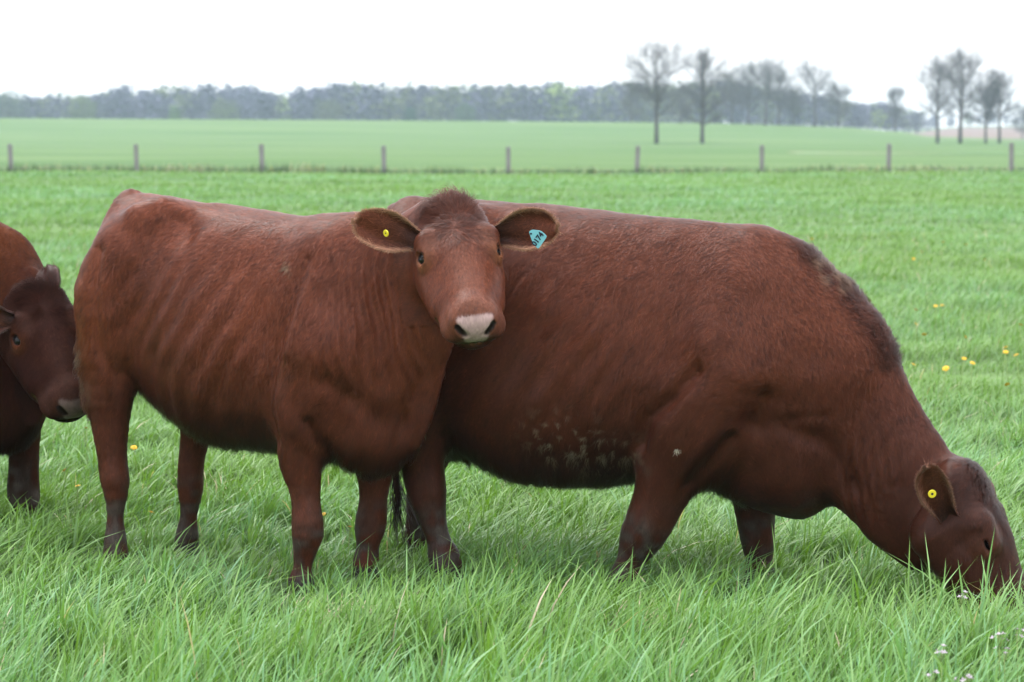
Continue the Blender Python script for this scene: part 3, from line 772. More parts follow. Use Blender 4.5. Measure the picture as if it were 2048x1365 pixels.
def hide_material():
    m, nt, out = new_mat('cow_hide')
    b = node(nt, 'ShaderNodeBsdfPrincipled')
    at = node(nt, 'ShaderNodeAttribute', attribute_name='col')
    tc = node(nt, 'ShaderNodeTexCoord')
    nz = node(nt, 'ShaderNodeTexNoise', i_Scale=140.0, i_Detail=4.0)
    mp = node(nt, 'ShaderNodeMapping')
    mp.inputs['Scale'].default_value = (1.0, 1.0, 0.35)
    nt.links.new(tc.outputs['Object'], mp.inputs[0]); nt.links.new(mp.outputs[0], nz.inputs['Vector'])
    mx = node(nt, 'ShaderNodeMix', data_type='RGBA', blend_type='MULTIPLY'); mx.inputs[0].default_value = 1.0
    cr = node(nt, 'ShaderNodeMapRange'); cr.inputs['To Min'].default_value = 0.7; cr.inputs['To Max'].default_value = 1.3
    nt.links.new(nz.outputs[0], cr.inputs[0])
    nt.links.new(at.outputs['Vector'], mx.inputs[6]); nt.links.new(cr.outputs[0], mx.inputs[7])
    bp = node(nt, 'ShaderNodeBump', i_Strength=0.35, i_Distance=0.004)
    nt.links.new(nz.outputs[0], bp.inputs['Height'])
    nt.links.new(mx.outputs[2], b.inputs['Base Color']); nt.links.new(bp.outputs[0], b.inputs['Normal'])
    b.inputs['Roughness'].default_value = 0.55
    b.inputs['Specular IOR Level'].default_value = 0.12
    nt.links.new(b.outputs[0], out.inputs[0])
    return m

def fur_material():
    m, nt, out = new_mat('cow_fur')
    b = node(nt, 'ShaderNodeBsdfPrincipled')
    at = node(nt, 'ShaderNodeAttribute', attribute_name='col')
    an = node(nt, 'ShaderNodeAttribute', attribute_name='skin_normal')
    hi = node(nt, 'ShaderNodeHairInfo')
    r = node(nt, 'ShaderNodeMapRange'); r.inputs['To Min'].default_value = 0.72; r.inputs['To Max'].default_value = 1.38
    nt.links.new(hi.outputs['Random'], r.inputs[0])
    mx = node(nt, 'ShaderNodeMix', data_type='RGBA', blend_type='MULTIPLY'); mx.inputs[0].default_value = 1.0
    nt.links.new(at.outputs['Vector'], mx.inputs[6]); nt.links.new(r.outputs[0], mx.inputs[7])
    ge = node(nt, 'ShaderNodeNewGeometry')
    va = node(nt, 'ShaderNodeVectorMath', operation='SCALE'); va.inputs['Scale'].default_value = 0.12
    vb = node(nt, 'ShaderNodeVectorMath', operation='ADD'); vc = node(nt, 'ShaderNodeVectorMath', operation='NORMALIZE')
    nt.links.new(ge.outputs['Normal'], va.inputs[0]); nt.links.new(va.outputs[0], vb.inputs[0]); nt.links.new(an.outputs['Vector'], vb.inputs[1])
    nt.links.new(vb.outputs[0], vc.inputs[0]); nt.links.new(vc.outputs[0], b.inputs['Normal'])
    nt.links.new(mx.outputs[2], b.inputs['Base Color'])
    b.inputs['Roughness'].default_value = 0.38
    b.inputs['Specular IOR Level'].default_value = 0.12
    nt.links.new(b.outputs[0], out.inputs[0])
    return m

def plain_material(name, col, rough=0.5, spec=0.5, noise=0.15, scale=60.0, coat=0.0, bump=0.0):
    m, nt, out = new_mat(name)
    b = node(nt, 'ShaderNodeBsdfPrincipled')
    nz = node(nt, 'ShaderNodeTexNoise', i_Scale=scale, i_Detail=3.0)
    tc = node(nt, 'ShaderNodeTexCoord'); nt.links.new(tc.outputs['Object'], nz.inputs['Vector'])
    cr = node(nt, 'ShaderNodeMapRange'); cr.inputs['To Min'].default_value = 1 - noise; cr.inputs['To Max'].default_value = 1 + noise
    nt.links.new(nz.outputs[0], cr.inputs[0])
    mx = node(nt, 'ShaderNodeMix', data_type='RGBA', blend_type='MULTIPLY'); mx.inputs[0].default_value = 1.0
    mx.inputs[6].default_value = (*col, 1); nt.links.new(cr.outputs[0], mx.inputs[7])
    nt.links.new(mx.outputs[2], b.inputs['Base Color'])
    if bump:
        bp = node(nt, 'ShaderNodeBump', i_Strength=bump, i_Distance=0.01)
        nt.links.new(nz.outputs[0], bp.inputs['Height']); nt.links.new(bp.outputs[0], b.inputs['Normal'])
    b.inputs['Roughness'].default_value = rough; b.inputs['Specular IOR Level'].default_value = spec
    b.inputs['Coat Weight'].default_value = coat
    nt.links.new(b.outputs[0], out.inputs[0])
    return m

MAT_HIDE, MAT_FUR = hide_material(), fur_material()
MAT_FUR_DARK = fur_material()                      # the dark animal's coat is duller
MAT_FUR_DARK.name = 'cow_fur_dull'
MAT_HIDE_DARK = hide_material(); MAT_HIDE_DARK.name = 'cow_hide_dull'
for nd_ in list(MAT_FUR_DARK.node_tree.nodes) + list(MAT_HIDE_DARK.node_tree.nodes):
    if nd_.type == 'BSDF_PRINCIPLED': nd_.inputs['Specular IOR Level'].default_value = 0.02; nd_.inputs['Roughness'].default_value = 0.5
MAT_EYE = plain_material('eye_dark', (0.004, 0.003, 0.003), 0.16, 0.22, 0.1, 200)
MAT_YELLOW = plain_material('tag_yellow', (0.62, 0.50, 0.02), 0.4, 0.4, 0.12, 300)
MAT_BLACK = plain_material('tag_black', (0.01, 0.012, 0.03), 0.5, 0.3, 0.1, 300)
MAT_BLUE = plain_material('tag_blue', (0.16, 0.42, 0.47), 0.4, 0.4, 0.12, 200)

def uv_sphere(c, r, nu=20, nv=12):
    V = [[c[0], c[1], c[2] + r]]; F = []
    for i in range(1, nv):
        for j in range(nu):
            a, b = math.pi * i / nv, 2 * math.pi * j / nu
            V.append([c[0] + r * math.sin(a) * math.cos(b), c[1] + r * math.sin(a) * math.sin(b), c[2] + r * math.cos(a)])
    V.append([c[0], c[1], c[2] - r])
    for j in range(nu):
        F.append((0, 1 + j, 1 + (j + 1) % nu))
        for i in range(nv - 2):
            a = 1 + i * nu
            F.append((a + j, a + nu + j, a + nu + (j + 1) % nu, a + (j + 1) % nu))
        a = 1 + (nv - 2) * nu
        F.append((a + j, len(V) - 1, a + (j + 1) % nu))
    return V, F

def build_ear(e, cow, root):
    """A cupped leaf of hide with a thickness, open towards e['n'], with its own short fur and a pale fringe."""
    b, tip, n = (np.array(e[k], float) for k in ('base', 'tip', 'n'))
    x = tip - b; Ln = np.linalg.norm(x); x /= Ln
    n = n - x * (n @ x); n /= np.linalg.norm(n)
    y = np.cross(n, x)
    na, nb = 26, 19
    A = np.linspace(0, 1, na); B = np.linspace(-1, 1, nb)
    wid = e['w'] * (e.get('bw', 0.46) + (1 - e.get('bw', 0.46)) * smooth(0.0, 0.50, A)) * np.sqrt(np.clip(1 - np.clip((A - 0.50) / 0.50, 0, 1) ** 2.3, 0, 1))
    wid[-1] = 0.004
    depth = (0.50 - 0.28 * A)
    G = np.zeros((na, nb, 3))
    for i, a in enumerate(A):
        ph = B * (0.95 - 0.35 * a) * 1.35
        s = np.sin(ph) / np.sin(0.95 * 1.35 - 0.35 * 1.35 * a)
        c = (1 - np.cos(ph))
        G[i] = b + x * (Ln * (a - 0.10 * (1 - a))) + y * (wid[i] * s)[:, None] + n * (wid[i] * depth[i] * 1.6 * c)[:, None] - n * 0.03 * math.sin(math.pi * a * 0.9)
        G[i] += n * 0.004 * np.sin(B * 5 + a * 4)[:, None]
    def nrm(G):
        gu = np.gradient(G, axis=0); gv = np.gradient(G, axis=1)
        return norm(np.cross(gu, gv))
    Nn = nrm(G)
    if (Nn.reshape(-1, 3) @ n).mean() < 0: Nn = -Nn
    th = 0.0045
    In, Ou = G + Nn * th * 0.5, G - Nn * th * 0.5
    V = np.concatenate([In.reshape(-1, 3), Ou.reshape(-1, 3)])
    Fq = []
    o = na * nb
    for i in range(na - 1):
        for j in range(nb - 1):
            q = (i * nb + j, (i + 1) * nb + j, (i + 1) * nb + j + 1, i * nb + j + 1)
            Fq += [q, tuple(o + k for k in q[::-1])]
    rim = [(i, 0) for i in range(na)] + [(na - 1, j) for j in range(1, nb)] + [(i, nb - 1) for i in range(na - 2, -1, -1)] + [(0, j) for j in range(nb - 2, 0, -1)]
    for p, q in zip(rim, rim[1:] + rim[:1]):
        a1, a2 = p[0] * nb + p[1], q[0] * nb + q[1]
        Fq.append((a1, a2, o + a2, o + a1))
    aa = np.repeat(A, nb); bb = np.tile(np.abs(B), na)
    edge = np.maximum(bb, np.clip((aa - 0.72) / 0.28, 0, 1))
    red, dark, ging = (np.array(c) for c in cow['coat'])
    inner = (np.array([0.155, 0.048, 0.026]) * np.clip(aa * 1.3, 0.1, 1)[:, None] + dark * 0.35 * (1 - np.clip(aa * 1.3, 0, 1))[:, None])
    k = smooth(0.80, 0.97, edge)[:, None] * np.clip(aa * 2.5, 0, 1)[:, None]
    rimc = np.array(cow['ear_rim'])
    inner = inner * (1 - k) + rimc * k
    outer = np.tile(red * 0.9, (na * nb, 1)) * (1 - k) + rimc * k
    ear = mesh_obj('ear', V, np.array(Fq), MAT_HIDE, root, True, {'col': np.concatenate([inner, outer])})
    # short fur inside and outside
    def sample(Gs, sgn, cols, num, Lh, lift, name, lim=1.0):
        i = RNG.integers(0, na - 1, num * 3); j = RNG.integers(0, nb - 1, num * 3); f, g = RNG.random(num * 3), RNG.random(num * 3)
        w = wid[i] / wid.max()
        k = (RNG.random(num * 3) < w); i, j, f, g = (q[k][:num] for q in (i, j, f, g))
        def bl(M):
            return (M[i, j].T * (1 - f) * (1 - g) + M[i + 1, j].T * f * (1 - g) + M[i, j + 1].T * (1 - f) * g + M[i + 1, j + 1].T * f * g).T
        P, Nr = bl(Gs), bl(Nn) * sgn
        D = norm(x + 0.45 * y * (bl(np.stack([np.tile(B, (na, 1))] * 3, 2))[:, :1]) + 0.5 * RNG.normal(size=(len(P), 3)))
        D = norm(D - Nr * (D * Nr).sum(1, keepdims=True))
        cc = bl(cols.reshape(na, nb, 3)) * RNG.uniform(0.75, 1.3, (len(P), 1))
        return strands(name, P, norm(Nr), D, Lh * RNG.uniform(0.6, 1.3, len(P)), cc, 0.00042, lift, MAT_FUR, root)
    return ear, sample, (In, Ou, inner, outer, rim, x, y, n, rimc, Nn, A)

def build_cow(name, cow, label, ear_names=('ear', 'ear')):
    root = empty(name, cow['origin'], -math.radians(cow['yaw']))
    tag(root, label, 'cow')
    V, Q = skin_mesh(cow)
    N = vert_normals(V, Q)
    V = relief(V, N, cow).astype(np.float32)
    N = vert_normals(V, Q)
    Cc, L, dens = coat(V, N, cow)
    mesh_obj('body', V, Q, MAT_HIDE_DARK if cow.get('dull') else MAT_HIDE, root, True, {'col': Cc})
    # fur roots, by area
    T = np.concatenate([Q[:, [0, 1, 2]], Q[:, [0, 2, 3]]])
    a, b, c = V[T[:, 0]], V[T[:, 1]], V[T[:, 2]]
    area = np.linalg.norm(np.cross(b - a, c - a), axis=1) / 2
    cen = (a + b + c) / 3
    wgt = np.where(cen[:, 0] < cow.get('fur_from', -9), 0.08, 1.0)
    hcen = head_coords((cen[:, 0], cen[:, 1], cen[:, 2]), cow)
    wgt = np.where(in_head(hcen), wgt * 2.2, wgt) * np.where(cen[:, 2] < 0.03, 0, 1)
    num = int(cow['fur'] * (area * wgt).sum())
    p = area * wgt; cs = np.cumsum(p / p.sum())
    t = np.minimum(np.searchsorted(cs, RNG.random(num)), len(T) - 1)
    r1, r2 = RNG.random(num), RNG.random(num); fl = r1 + r2 > 1; r1[fl], r2[fl] = 1 - r1[fl], 1 - r2[fl]
    P = a[t] + (b[t] - a[t]) * r1[:, None] + (c[t] - a[t]) * r2[:, None]
    Nr = norm(N[T[t, 0]] * (1 - r1 - r2)[:, None] + N[T[t, 1]] * r1[:, None] + N[T[t, 2]] * r2[:, None])
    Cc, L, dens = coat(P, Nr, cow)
    k = RNG.random(num) < dens
    P, Nr, Cc, L = P[k], Nr[k], Cc[k], L[k]
    D = flow(P, Nr, cow)
    L = L * RNG.uniform(0.55, 1.25, len(P)) * (1 + 0.25 * hash_noise(P, 30.0, 77))
    lift = np.clip(0.17 + 0.08 * hash_noise(P, 25.0, 78) + 16 * np.maximum(L - 0.022, 0), 0.07, 0.95)
    d0 = np.array([-0.586, 0.0, -0.81]); Ps = P - (P @ d0)[:, None] * d0 * 0.82
    lk = 1 + 0.34 * hash_noise(Ps, 95.0, 79)[:, None] + 0.22 * hash_noise(Ps, 38.0, 80)[:, None] + 0.10 * hash_noise(P, 9.0, 81)[:, None]
    # locks: neighbouring hairs lean together and share a tone
    cell = np.where(in_head(head_coords((P[:, 0], P[:, 1], P[:, 2]), cow)), 0.0075, 0.0105)
    Pw = P + hash_noise(P, 30.0, 90, True) * 0.004
    Pc = Pw - (Pw @ d0)[:, None] * d0 * 0.35
    key = np.floor(Pc / cell[:, None]).astype(np.int64)
    key = key[:, 0] * 7919 + key[:, 1] * 104729 + key[:, 2] * 1299709
    _, inv = np.unique(key, return_inverse=True)
    cnt = np.bincount(inv).astype(float)
    cen_l = np.stack([np.bincount(inv, P[:, k]) for k in range(3)], 1) / cnt[:, None]
    pull = (cen_l[inv] - P) * 0.72
    rl = RNG.random(len(cnt))
    lk = lk * (0.80 + 0.40 * rl[inv])[:, None]
    lift = np.clip(lift * (0.6 + 0.9 * RNG.random(len(cnt))[inv]), 0.08, 0.95)
    D = norm(D + 0.22 * RNG.normal(size=(len(cnt), 3))[inv])
    D = norm(D - Nr * (D * Nr).sum(1, keepdims=True))
    long = L > 0.022
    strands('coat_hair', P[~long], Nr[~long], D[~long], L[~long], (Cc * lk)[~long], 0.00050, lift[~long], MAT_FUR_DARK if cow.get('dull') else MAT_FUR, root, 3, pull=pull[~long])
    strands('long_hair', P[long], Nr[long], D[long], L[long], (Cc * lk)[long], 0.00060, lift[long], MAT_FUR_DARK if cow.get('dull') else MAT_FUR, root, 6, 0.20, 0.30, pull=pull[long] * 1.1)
    # eyes
    R = np.array(cow['head_r']); o = np.array(cow['head_o']); s = cow['head_s']
    for sg in (-1, 1):
        hw = cow.get('head_w', 1.0)
        ec = o + (EYE * np.array([1, sg * hw, 1])) @ R * s
        Vs, Fs = uv_sphere(ec - (np.array([0, sg * 0.75, 0.62]) * cow.get('eye_in', 0.0)) @ R, EYE_R * s)
        mesh_obj('eye', Vs, Fs, MAT_EYE, root)
        # lashes on the upper lid
        nl = 26
        al = np.linspace(-1, 1, nl)
        out = np.array([0.05, sg * 0.72, 0.68]); out /= np.linalg.norm(out)
        base = EYE * np.array([1, sg * hw, 1]) + out * 0.019 + np.stack([al * 0.017, np.zeros(nl), np.zeros(nl)], 1)
        up = np.cross(np.array([1.0, 0, 0]), out); up = up if up[2] > 0 else -up
        base = base + np.array([-0.006, 0, 0]) + up * (0.010 * np.sqrt(1 - al[:, None] ** 2 * 0.95))
        P0 = o + base @ R * s
        Dl = norm(np.tile(out @ R, (nl, 1)) + 0.25 * RNG.normal(size=(nl, 3)))
        strands('eyelash', P0, np.tile(up @ R, (nl, 1)), Dl, np.full(nl, 0.014), np.tile([[0.02, 0.012, 0.01]], (nl, 1)), 0.0006, 0.4, MAT_FUR, root)
    # ears
    ears = []
    for e in cow['ears']:
        ear, sample, g = build_ear(e, cow, root)
        In, Ou, inner, outer, rim, x, y, n, rimc, Nn, A = g
        h1 = sample(In, 1, inner, cow['ear_fur'], 0.012, 0.35, 'ear_hair')
        h2 = sample(Ou, -1, outer, cow['ear_fur'], 0.011, 0.3, 'ear_hair')
        sample(In, 1, inner * 1.6 + np.array([0.03, 0.010, 0.005]), cow['ear_fur'] // 7, 0.026, 0.6, 'ear_hair')
        # fringe along the rim
        rp = np.array([In[p] for p in rim if p[0] > 3]); ra = np.array([A[p[0]] for p in rim if p[0] > 3])
        m = 26
        idx = np.repeat(np.arange(len(rp)), m); f = RNG.random(len(idx))
        nx = np.roll(np.arange(len(rp)), -1)
        Pf = rp[idx] * (1 - f)[:, None] + rp[nx[idx]] * f[:, None]
        okm = np.linalg.norm(rp[nx[idx]] - rp[idx], axis=1) < 0.05
        cen = In.mean((0, 1))
        Do = norm(norm(Pf - cen) * 0.7 + x * 0.35 + 0.3 * RNG.normal(size=Pf.shape) + n * 0.25)
        strands('ear_fringe', Pf[okm], np.tile(n, (okm.sum(), 1)), Do[okm], RNG.uniform(0.005, 0.013, okm.sum()), np.tile(rimc, (okm.sum(), 1)) * RNG.uniform(0.7, 1.25, (okm.sum(), 1)), 0.0005, 0.25, MAT_FUR, root)
        for hobj in list(root.children):
            if hobj.name.split('.')[0] in ('ear_hair', 'ear_fringe') and hobj.parent == root and not hobj.get('fixed'):
                hobj.parent = ear; hobj['fixed'] = 1
        ears.append((ear, g))
    return root, ears

def disc(name, c, n, r, th, mat, parent, hole=0.0, seg=28):
    n = np.array(n, float) / np.linalg.norm(n)
    u = norm(np.cross(n, [0.3, 0.2, 0.9])); v = np.cross(n, u)
    prof = [(hole, -th / 2), (r * 0.92, -th / 2), (r, -th * 0.25), (r, th * 0.25), (r * 0.9, th / 2), (max(hole, 0.0005), th / 2)]
    V, Fc = [], []
    for i in range(seg):
        a = 2 * math.pi * i / seg
        for rr, zz in prof:
            V.append(np.array(c) + (u * math.cos(a) + v * math.sin(a)) * rr + n * zz)
    k = len(prof)
    for i in range(seg):
        j = (i + 1) % seg
        for q in range(k):
            Fc.append((i * k + q, j * k + q, j * k + (q + 1) % k, i * k + (q + 1) % k))
    return mesh_obj(name, V, Fc, mat, parent, False)

HEIFER.update(coat=((0.132, 0.0345, 0.0155), (0.022, 0.008, 0.006), (0.150, 0.041, 0.012)), eye_ring=(0.24, 0.095, 0.045), sandy=(0.18, 0.078, 0.050),
              pad=(0.37, 0.25, 0.235), ear_rim=(0.46, 0.25, 0.16), tuft=1.3, fur=62000, ear_fur=5000)
GRAZER.update(coat=((0.100, 0.0262, 0.0112), (0.019, 0.007, 0.0055), (0.108, 0.030, 0.010)), eye_ring=(0.10, 0.036, 0.02), sandy=(0.12, 0.048, 0.03),
              pad=(0.30, 0.22, 0.20), ear_rim=(0.30, 0.16, 0.11), tuft=0.45, shut=True, eye_in=0.004, fur=62000, ear_fur=5000)
DARK_COW.update(coat=((0.038, 0.0105, 0.0055), (0.011, 0.0038, 0.0027), (0.10, 0.030, 0.010)), eye_ring=(0.11, 0.036, 0.016), sandy=(0.07, 0.032, 0.022),
                pad=(0.13, 0.09, 0.078), ear_rim=(0.12, 0.07, 0.06), tuft=1.0, fur=52000, ear_fur=4000, dull=True, fur_from=-0.35, back=(0.088, 0.027, 0.011))
heifer, heifer_ears = build_cow('cow', HEIFER, 'red brown heifer standing and looking at the camera with a blue ear tag')
grazer, grazer_ears = build_cow('cow', GRAZER, 'big red brown cow grazing with its head down in the grass')
dark_cow, dark_ears = build_cow('cow', DARK_COW, 'dark brown cow cut off by the left edge, head lowered behind the heifer')

# ear tags
def button_tag(c, n, ear, r=0.016, hole=0.005):
    t = disc('ear_tag', c, n, r, 0.004, MAT_YELLOW, ear, hole)
    t['label'] = 'round yellow button ear tag'
    disc('tag_stud', np.array(c) + np.array(n) * 0.0, n, hole * 1.5, 0.0034, MAT_BLACK, ear)
    return t

button_tag(HEIFER['button'], np.array(HEIFER['ears'][0]['n']) * 0.6 + np.array(HEIFER['head_r'][1]) * -0.8, heifer_ears[0][0], 0.011, 0.003)
button_tag(GRAZER['button'], GRAZER['ears'][0]['n'], grazer_ears[0][0], 0.0125, 0.0042)

# flat blue plate tag with hand-painted figures in the heifer's other ear
def plate_tag(poly, ear, n):
    P = np.array(poly, float); n = np.array(n, float) / np.linalg.norm(n)
    P = P - ((P - P.mean(0)) @ n)[:, None] * n + n * 0.012
    c = P.mean(0)
    Q = []
    for i in range(len(P)):                       # rounded corners
        a, b, d = P[i - 1], P[i], P[(i + 1) % len(P)]
        for t in (0.0, 0.5, 1.0):
            p0 = b + (a - b) * min(0.30, 0.006 / np.linalg.norm(a - b)); p1 = b + (d - b) * min(0.30, 0.006 / np.linalg.norm(d - b))
            Q.append((1 - t) ** 2 * p0 + 2 * t * (1 - t) * b + t * t * p1)
    Q = np.array(Q); k = len(Q)
    V = np.concatenate([Q + n * 0.0012, Q - n * 0.0012])
    F = [tuple(range(k)), tuple(range(2 * k - 1, k - 1, -1))] + [((i + 1) % k, i, k + i, k + (i + 1) % k) for i in range(k)]
    o = mesh_obj('ear_tag', V, F, MAT_BLUE, ear, False)
    o['label'] = 'turquoise plate ear tag with dark hand-painted figures'
    disc('tag_stud', P[0] * 0.72 + c * 0.28 + n * 0.002, n, 0.0032, 0.003, MAT_BLACK, ear)
    fc = bpy.data.curves.new('figures', 'FONT'); fc.body = '0174'; fc.size = 0.0235; fc.extrude = 0.0004; fc.offset = 0.0009
    fc.align_x = 'CENTER'; fc.align_y = 'CENTER'
    to = bpy.data.objects.new('figures', fc)
    me = bpy.data.meshes.new_from_object(to)
    bpy.data.objects.remove(to)
    x = P[3] - P[4]; x = x / np.linalg.norm(x); y = np.cross(n, x)
    M = Matrix(np.array([[x[0], y[0], n[0], 0], [x[1], y[1], n[1], 0], [x[2], y[2], n[2], 0], [0, 0, 0, 1]]).tolist())
    mid = c + y * -0.004 + n * 0.0022
    M.translation = Vector(mid.tolist())
    me.transform(M)
    t = bpy.data.objects.new('tag_figures', me); COL.objects.link(t); t.parent = ear
    me.materials.clear(); me.materials.append(MAT_BLACK)
    return o
eo = heifer_ears[1]
view_n = np.array(HEIFER['ears'][1]['n'])
plate_tag(HEIFER['tagpoly'], eo[0], view_n)

# the grazing cow's tail with its hanging switch
tp = np.array(GRAZER['tail'])
tt = np.linspace(0, 1, len(tp)); q = np.linspace(0, 1, 25)
tq = np.stack([_dense(tt, tp[:, k], q) for k in range(3)], 1)
tr = np.interp(q, [0, 0.15, 0.6, 1], [0.045, 0.03, 0.02, 0.008])
ring = []
for i in range(25):
    d = norm(tq[min(i + 1, 24)] - tq[max(i - 1, 0)]); u_ = norm(np.cross(d, [0, 1.0, 0.1])); v_ = np.cross(d, u_)
    ring.append([tq[i] + tr[i] * (u_ * math.cos(a) + v_ * math.sin(a)) for a in np.arange(8) * math.pi / 4])
tv = np.array(ring).reshape(-1, 3)
tf = np.array([(i * 8 + j, i * 8 + (j + 1) % 8, i * 8 + 8 + (j + 1) % 8, i * 8 + 8 + j) for i in range(24) for j in range(8)])
tail = mesh_obj('tail', tv, tf, MAT_HIDE, grazer, True, {'col': np.tile([[0.05, 0.018, 0.012]], (len(tv), 1))})
m = 170
f = RNG.uniform(0.45, 1.0, m); pr = np.stack([np.interp(f, q, tq[:, k]) for k in range(3)], 1)
dirs = norm(np.array([0.05, 0, -1.0]) + RNG.normal(0, 0.16, (m, 3)))
nn = norm(RNG.normal(size=(m, 3))); nn = norm(nn - dirs * (nn * dirs).sum(1, keepdims=True))
sw = strands('tail_switch', pr + nn * 0.008, nn, dirs, RNG.uniform(0.10, 0.26, m), np.tile([[0.022, 0.012, 0.010]], (m, 1)) * RNG.uniform(0.6, 1.6, (m, 1)), 0.0012, 0.12, MAT_FUR, grazer, 8, 0.05)
sw.parent = tail

# ------------------------------------------------------------------ land
CREST_X = np.array([-600, -85, -44, -2, 23, 40, 56, 65, 69, 85, 140, 600.0])
CREST_Z = np.array([3.9, 3.85, 3.6, 3.35, 3.15, 2.9, 2.35, 1.5, 0.8, 0.3, 0.25, 0.3])

def ground_z(x, y):
    x = np.asarray(x, float); y = np.asarray(y, float)
    zc = np.interp(x * 400 / np.maximum(y, 250), CREST_X, CREST_Z)
    s = np.clip((y - 90) / 310, 0, 1)
    z = zc * s ** 4
    z = z - np.clip((y - 400) / 60, 0, 1) * 0.25 * zc
    right = smooth(62, 76, x * 400 / np.maximum(y, 250)) * smooth(420, 460, y)
    z = z * (1 - right) + right * (0.12 + np.clip((y - 470) / 300, 0, 1.2) * 2.9)
    und = 0.05 * np.sin(x * 0.21 + 1.3) * np.sin(y * 0.13) * smooth(14, 30, y) * (1 - smooth(300, 420, y))
    return z + und

def grass_ground_material():
    m, nt, out = new_mat('meadow_ground')
    b = node(nt, 'ShaderNodeBsdfPrincipled')
    geo = node(nt, 'ShaderNodeNewGeometry')
    mp = node(nt, 'ShaderNodeMapping'); mp.inputs['Scale'].default_value = (0.35, 1.0, 1.0)
    nt.links.new(geo.outputs['Position'], mp.inputs[0])
    n1 = node(nt, 'ShaderNodeTexNoise', i_Scale=0.05, i_Detail=5.0); n2 = node(nt, 'ShaderNodeTexNoise', i_Scale=1.3, i_Detail=6.0); n3 = node(nt, 'ShaderNodeTexNoise', i_Scale=9.0, i_Detail=4.0)
    for n in (n1, n2): nt.links.new(mp.outputs[0], n.inputs['Vector'])
    nt.links.new(geo.outputs['Position'], n3.inputs['Vector'])
    r1 = node(nt, 'ShaderNodeValToRGB')
    e = r1.color_ramp.elements; e[0].position = 0.36; e[0].color = (0.060, 0.120, 0.026, 1); e[1].position = 0.66; e[1].color = (0.100, 0.170, 0.050, 1)
    nt.links.new(n1.outputs[0], r1.inputs[0])
    r2 = node(nt, 'ShaderNodeValToRGB')
    e = r2.color_ramp.elements; e[0].position = 0.3; e[0].color = (0.55, 0.62, 0.5, 1); e[1].position = 0.7; e[1].color = (1.15, 1.1, 1.15, 1)
    nt.links.new(n2.outputs[0], r2.inputs[0])
    mx = node(nt, 'ShaderNodeMix', data_type='RGBA', blend_type='MULTIPLY'); mx.inputs[0].default_value = 0.8
    nt.links.new(r1.outputs[0], mx.inputs[6]); nt.links.new(r2.outputs[0], mx.inputs[7])
    bp = node(nt, 'ShaderNodeBump', i_Strength=0.6, i_Distance=0.08)
    nt.links.new(n3.outputs[0], bp.inputs['Height']); nt.links.new(bp.outputs[0], b.inputs['Normal'])
    nt.links.new(mx.outputs[2], b.inputs['Base Color'])
    b.inputs['Roughness'].default_value = 0.8; b.inputs['Specular IOR Level'].default_value = 0.2
    nt.links.new(b.outputs[0], out.inputs[0])
    return m

def field_material(name, c0, c1, sx=0.12, sy=0.5, thr=(0.35, 0.65)):
    m, nt, out = new_mat(name)
    b = node(nt, 'ShaderNodeBsdfPrincipled')
    geo = node(nt, 'ShaderNodeNewGeometry')
    mp = node(nt, 'ShaderNodeMapping'); mp.inputs['Scale'].default_value = (sx, sy, 1.0)
    nt.links.new(geo.outputs['Position'], mp.inputs[0])
    n1 = node(nt, 'ShaderNodeTexNoise', i_Scale=0.22, i_Detail=6.0); nt.links.new(mp.outputs[0], n1.inputs['Vector'])
    r1 = node(nt, 'ShaderNodeValToRGB')
    e = r1.color_ramp.elements; e[0].position = thr[0]; e[0].color = (*c0, 1); e[1].position = thr[1]; e[1].color = (*c1, 1)
    nt.links.new(n1.outputs[0], r1.inputs[0])
    nt.links.new(r1.outputs[0], b.inputs['Base Color'])
    b.inputs['Roughness'].default_value = 0.85; b.inputs['Specular IOR Level'].default_value = 0.15
    nt.links.new(b.outputs[0], out.inputs[0])
    return m

def sheet(name, xs, ys, dz, mat, label=None):
    X, Y = np.meshgrid(xs, ys, indexing='ij')
    Z = ground_z(X, Y) + dz
    V = np.stack([X, Y, Z], 2).reshape(-1, 3)
    i, j = np.meshgrid(np.arange(len(xs) - 1), np.arange(len(ys) - 1), indexing='ij')
    a = (i * len(ys) + j).ravel()
    F = np.stack([a, a + len(ys), a + len(ys) + 1, a + 1], 1)
    o = mesh_obj(name, V, F, mat)
    o['kind'] = 'structure'
    return o

gx = np.concatenate([np.linspace(-700, -130, 20), np.linspace(-120, 120, 161), np.linspace(130, 700, 20)])
sheet('meadow', gx, np.concatenate([np.linspace(-25, 30, 40), np.linspace(31, 88.0, 58)]), 0.0, grass_ground_material())
sheet('crop_field', gx, np.concatenate([np.linspace(88.0, 470, 140), np.linspace(480, 1500, 40)]), 0.0,
      field_material('crop_green', (0.034, 0.092, 0.009), (0.072, 0.128, 0.030), 0.10, 0.7, (0.41, 0.60)))
sheet('ploughed_field', np.linspace(74, 330, 70), np.linspace(468, 760, 40), 0.08, field_material('ploughed_earth', (0.115, 0.078, 0.062), (0.155, 0.108, 0.085), 0.02, 0.6))
sheet('field_track', np.linspace(20, 190, 120), np.linspace(168, 176, 6), 0.03, field_material('track_earth', (0.105, 0.215, 0.085), (0.24, 0.20, 0.13), 0.6, 0.5, (0.42, 0.62)))

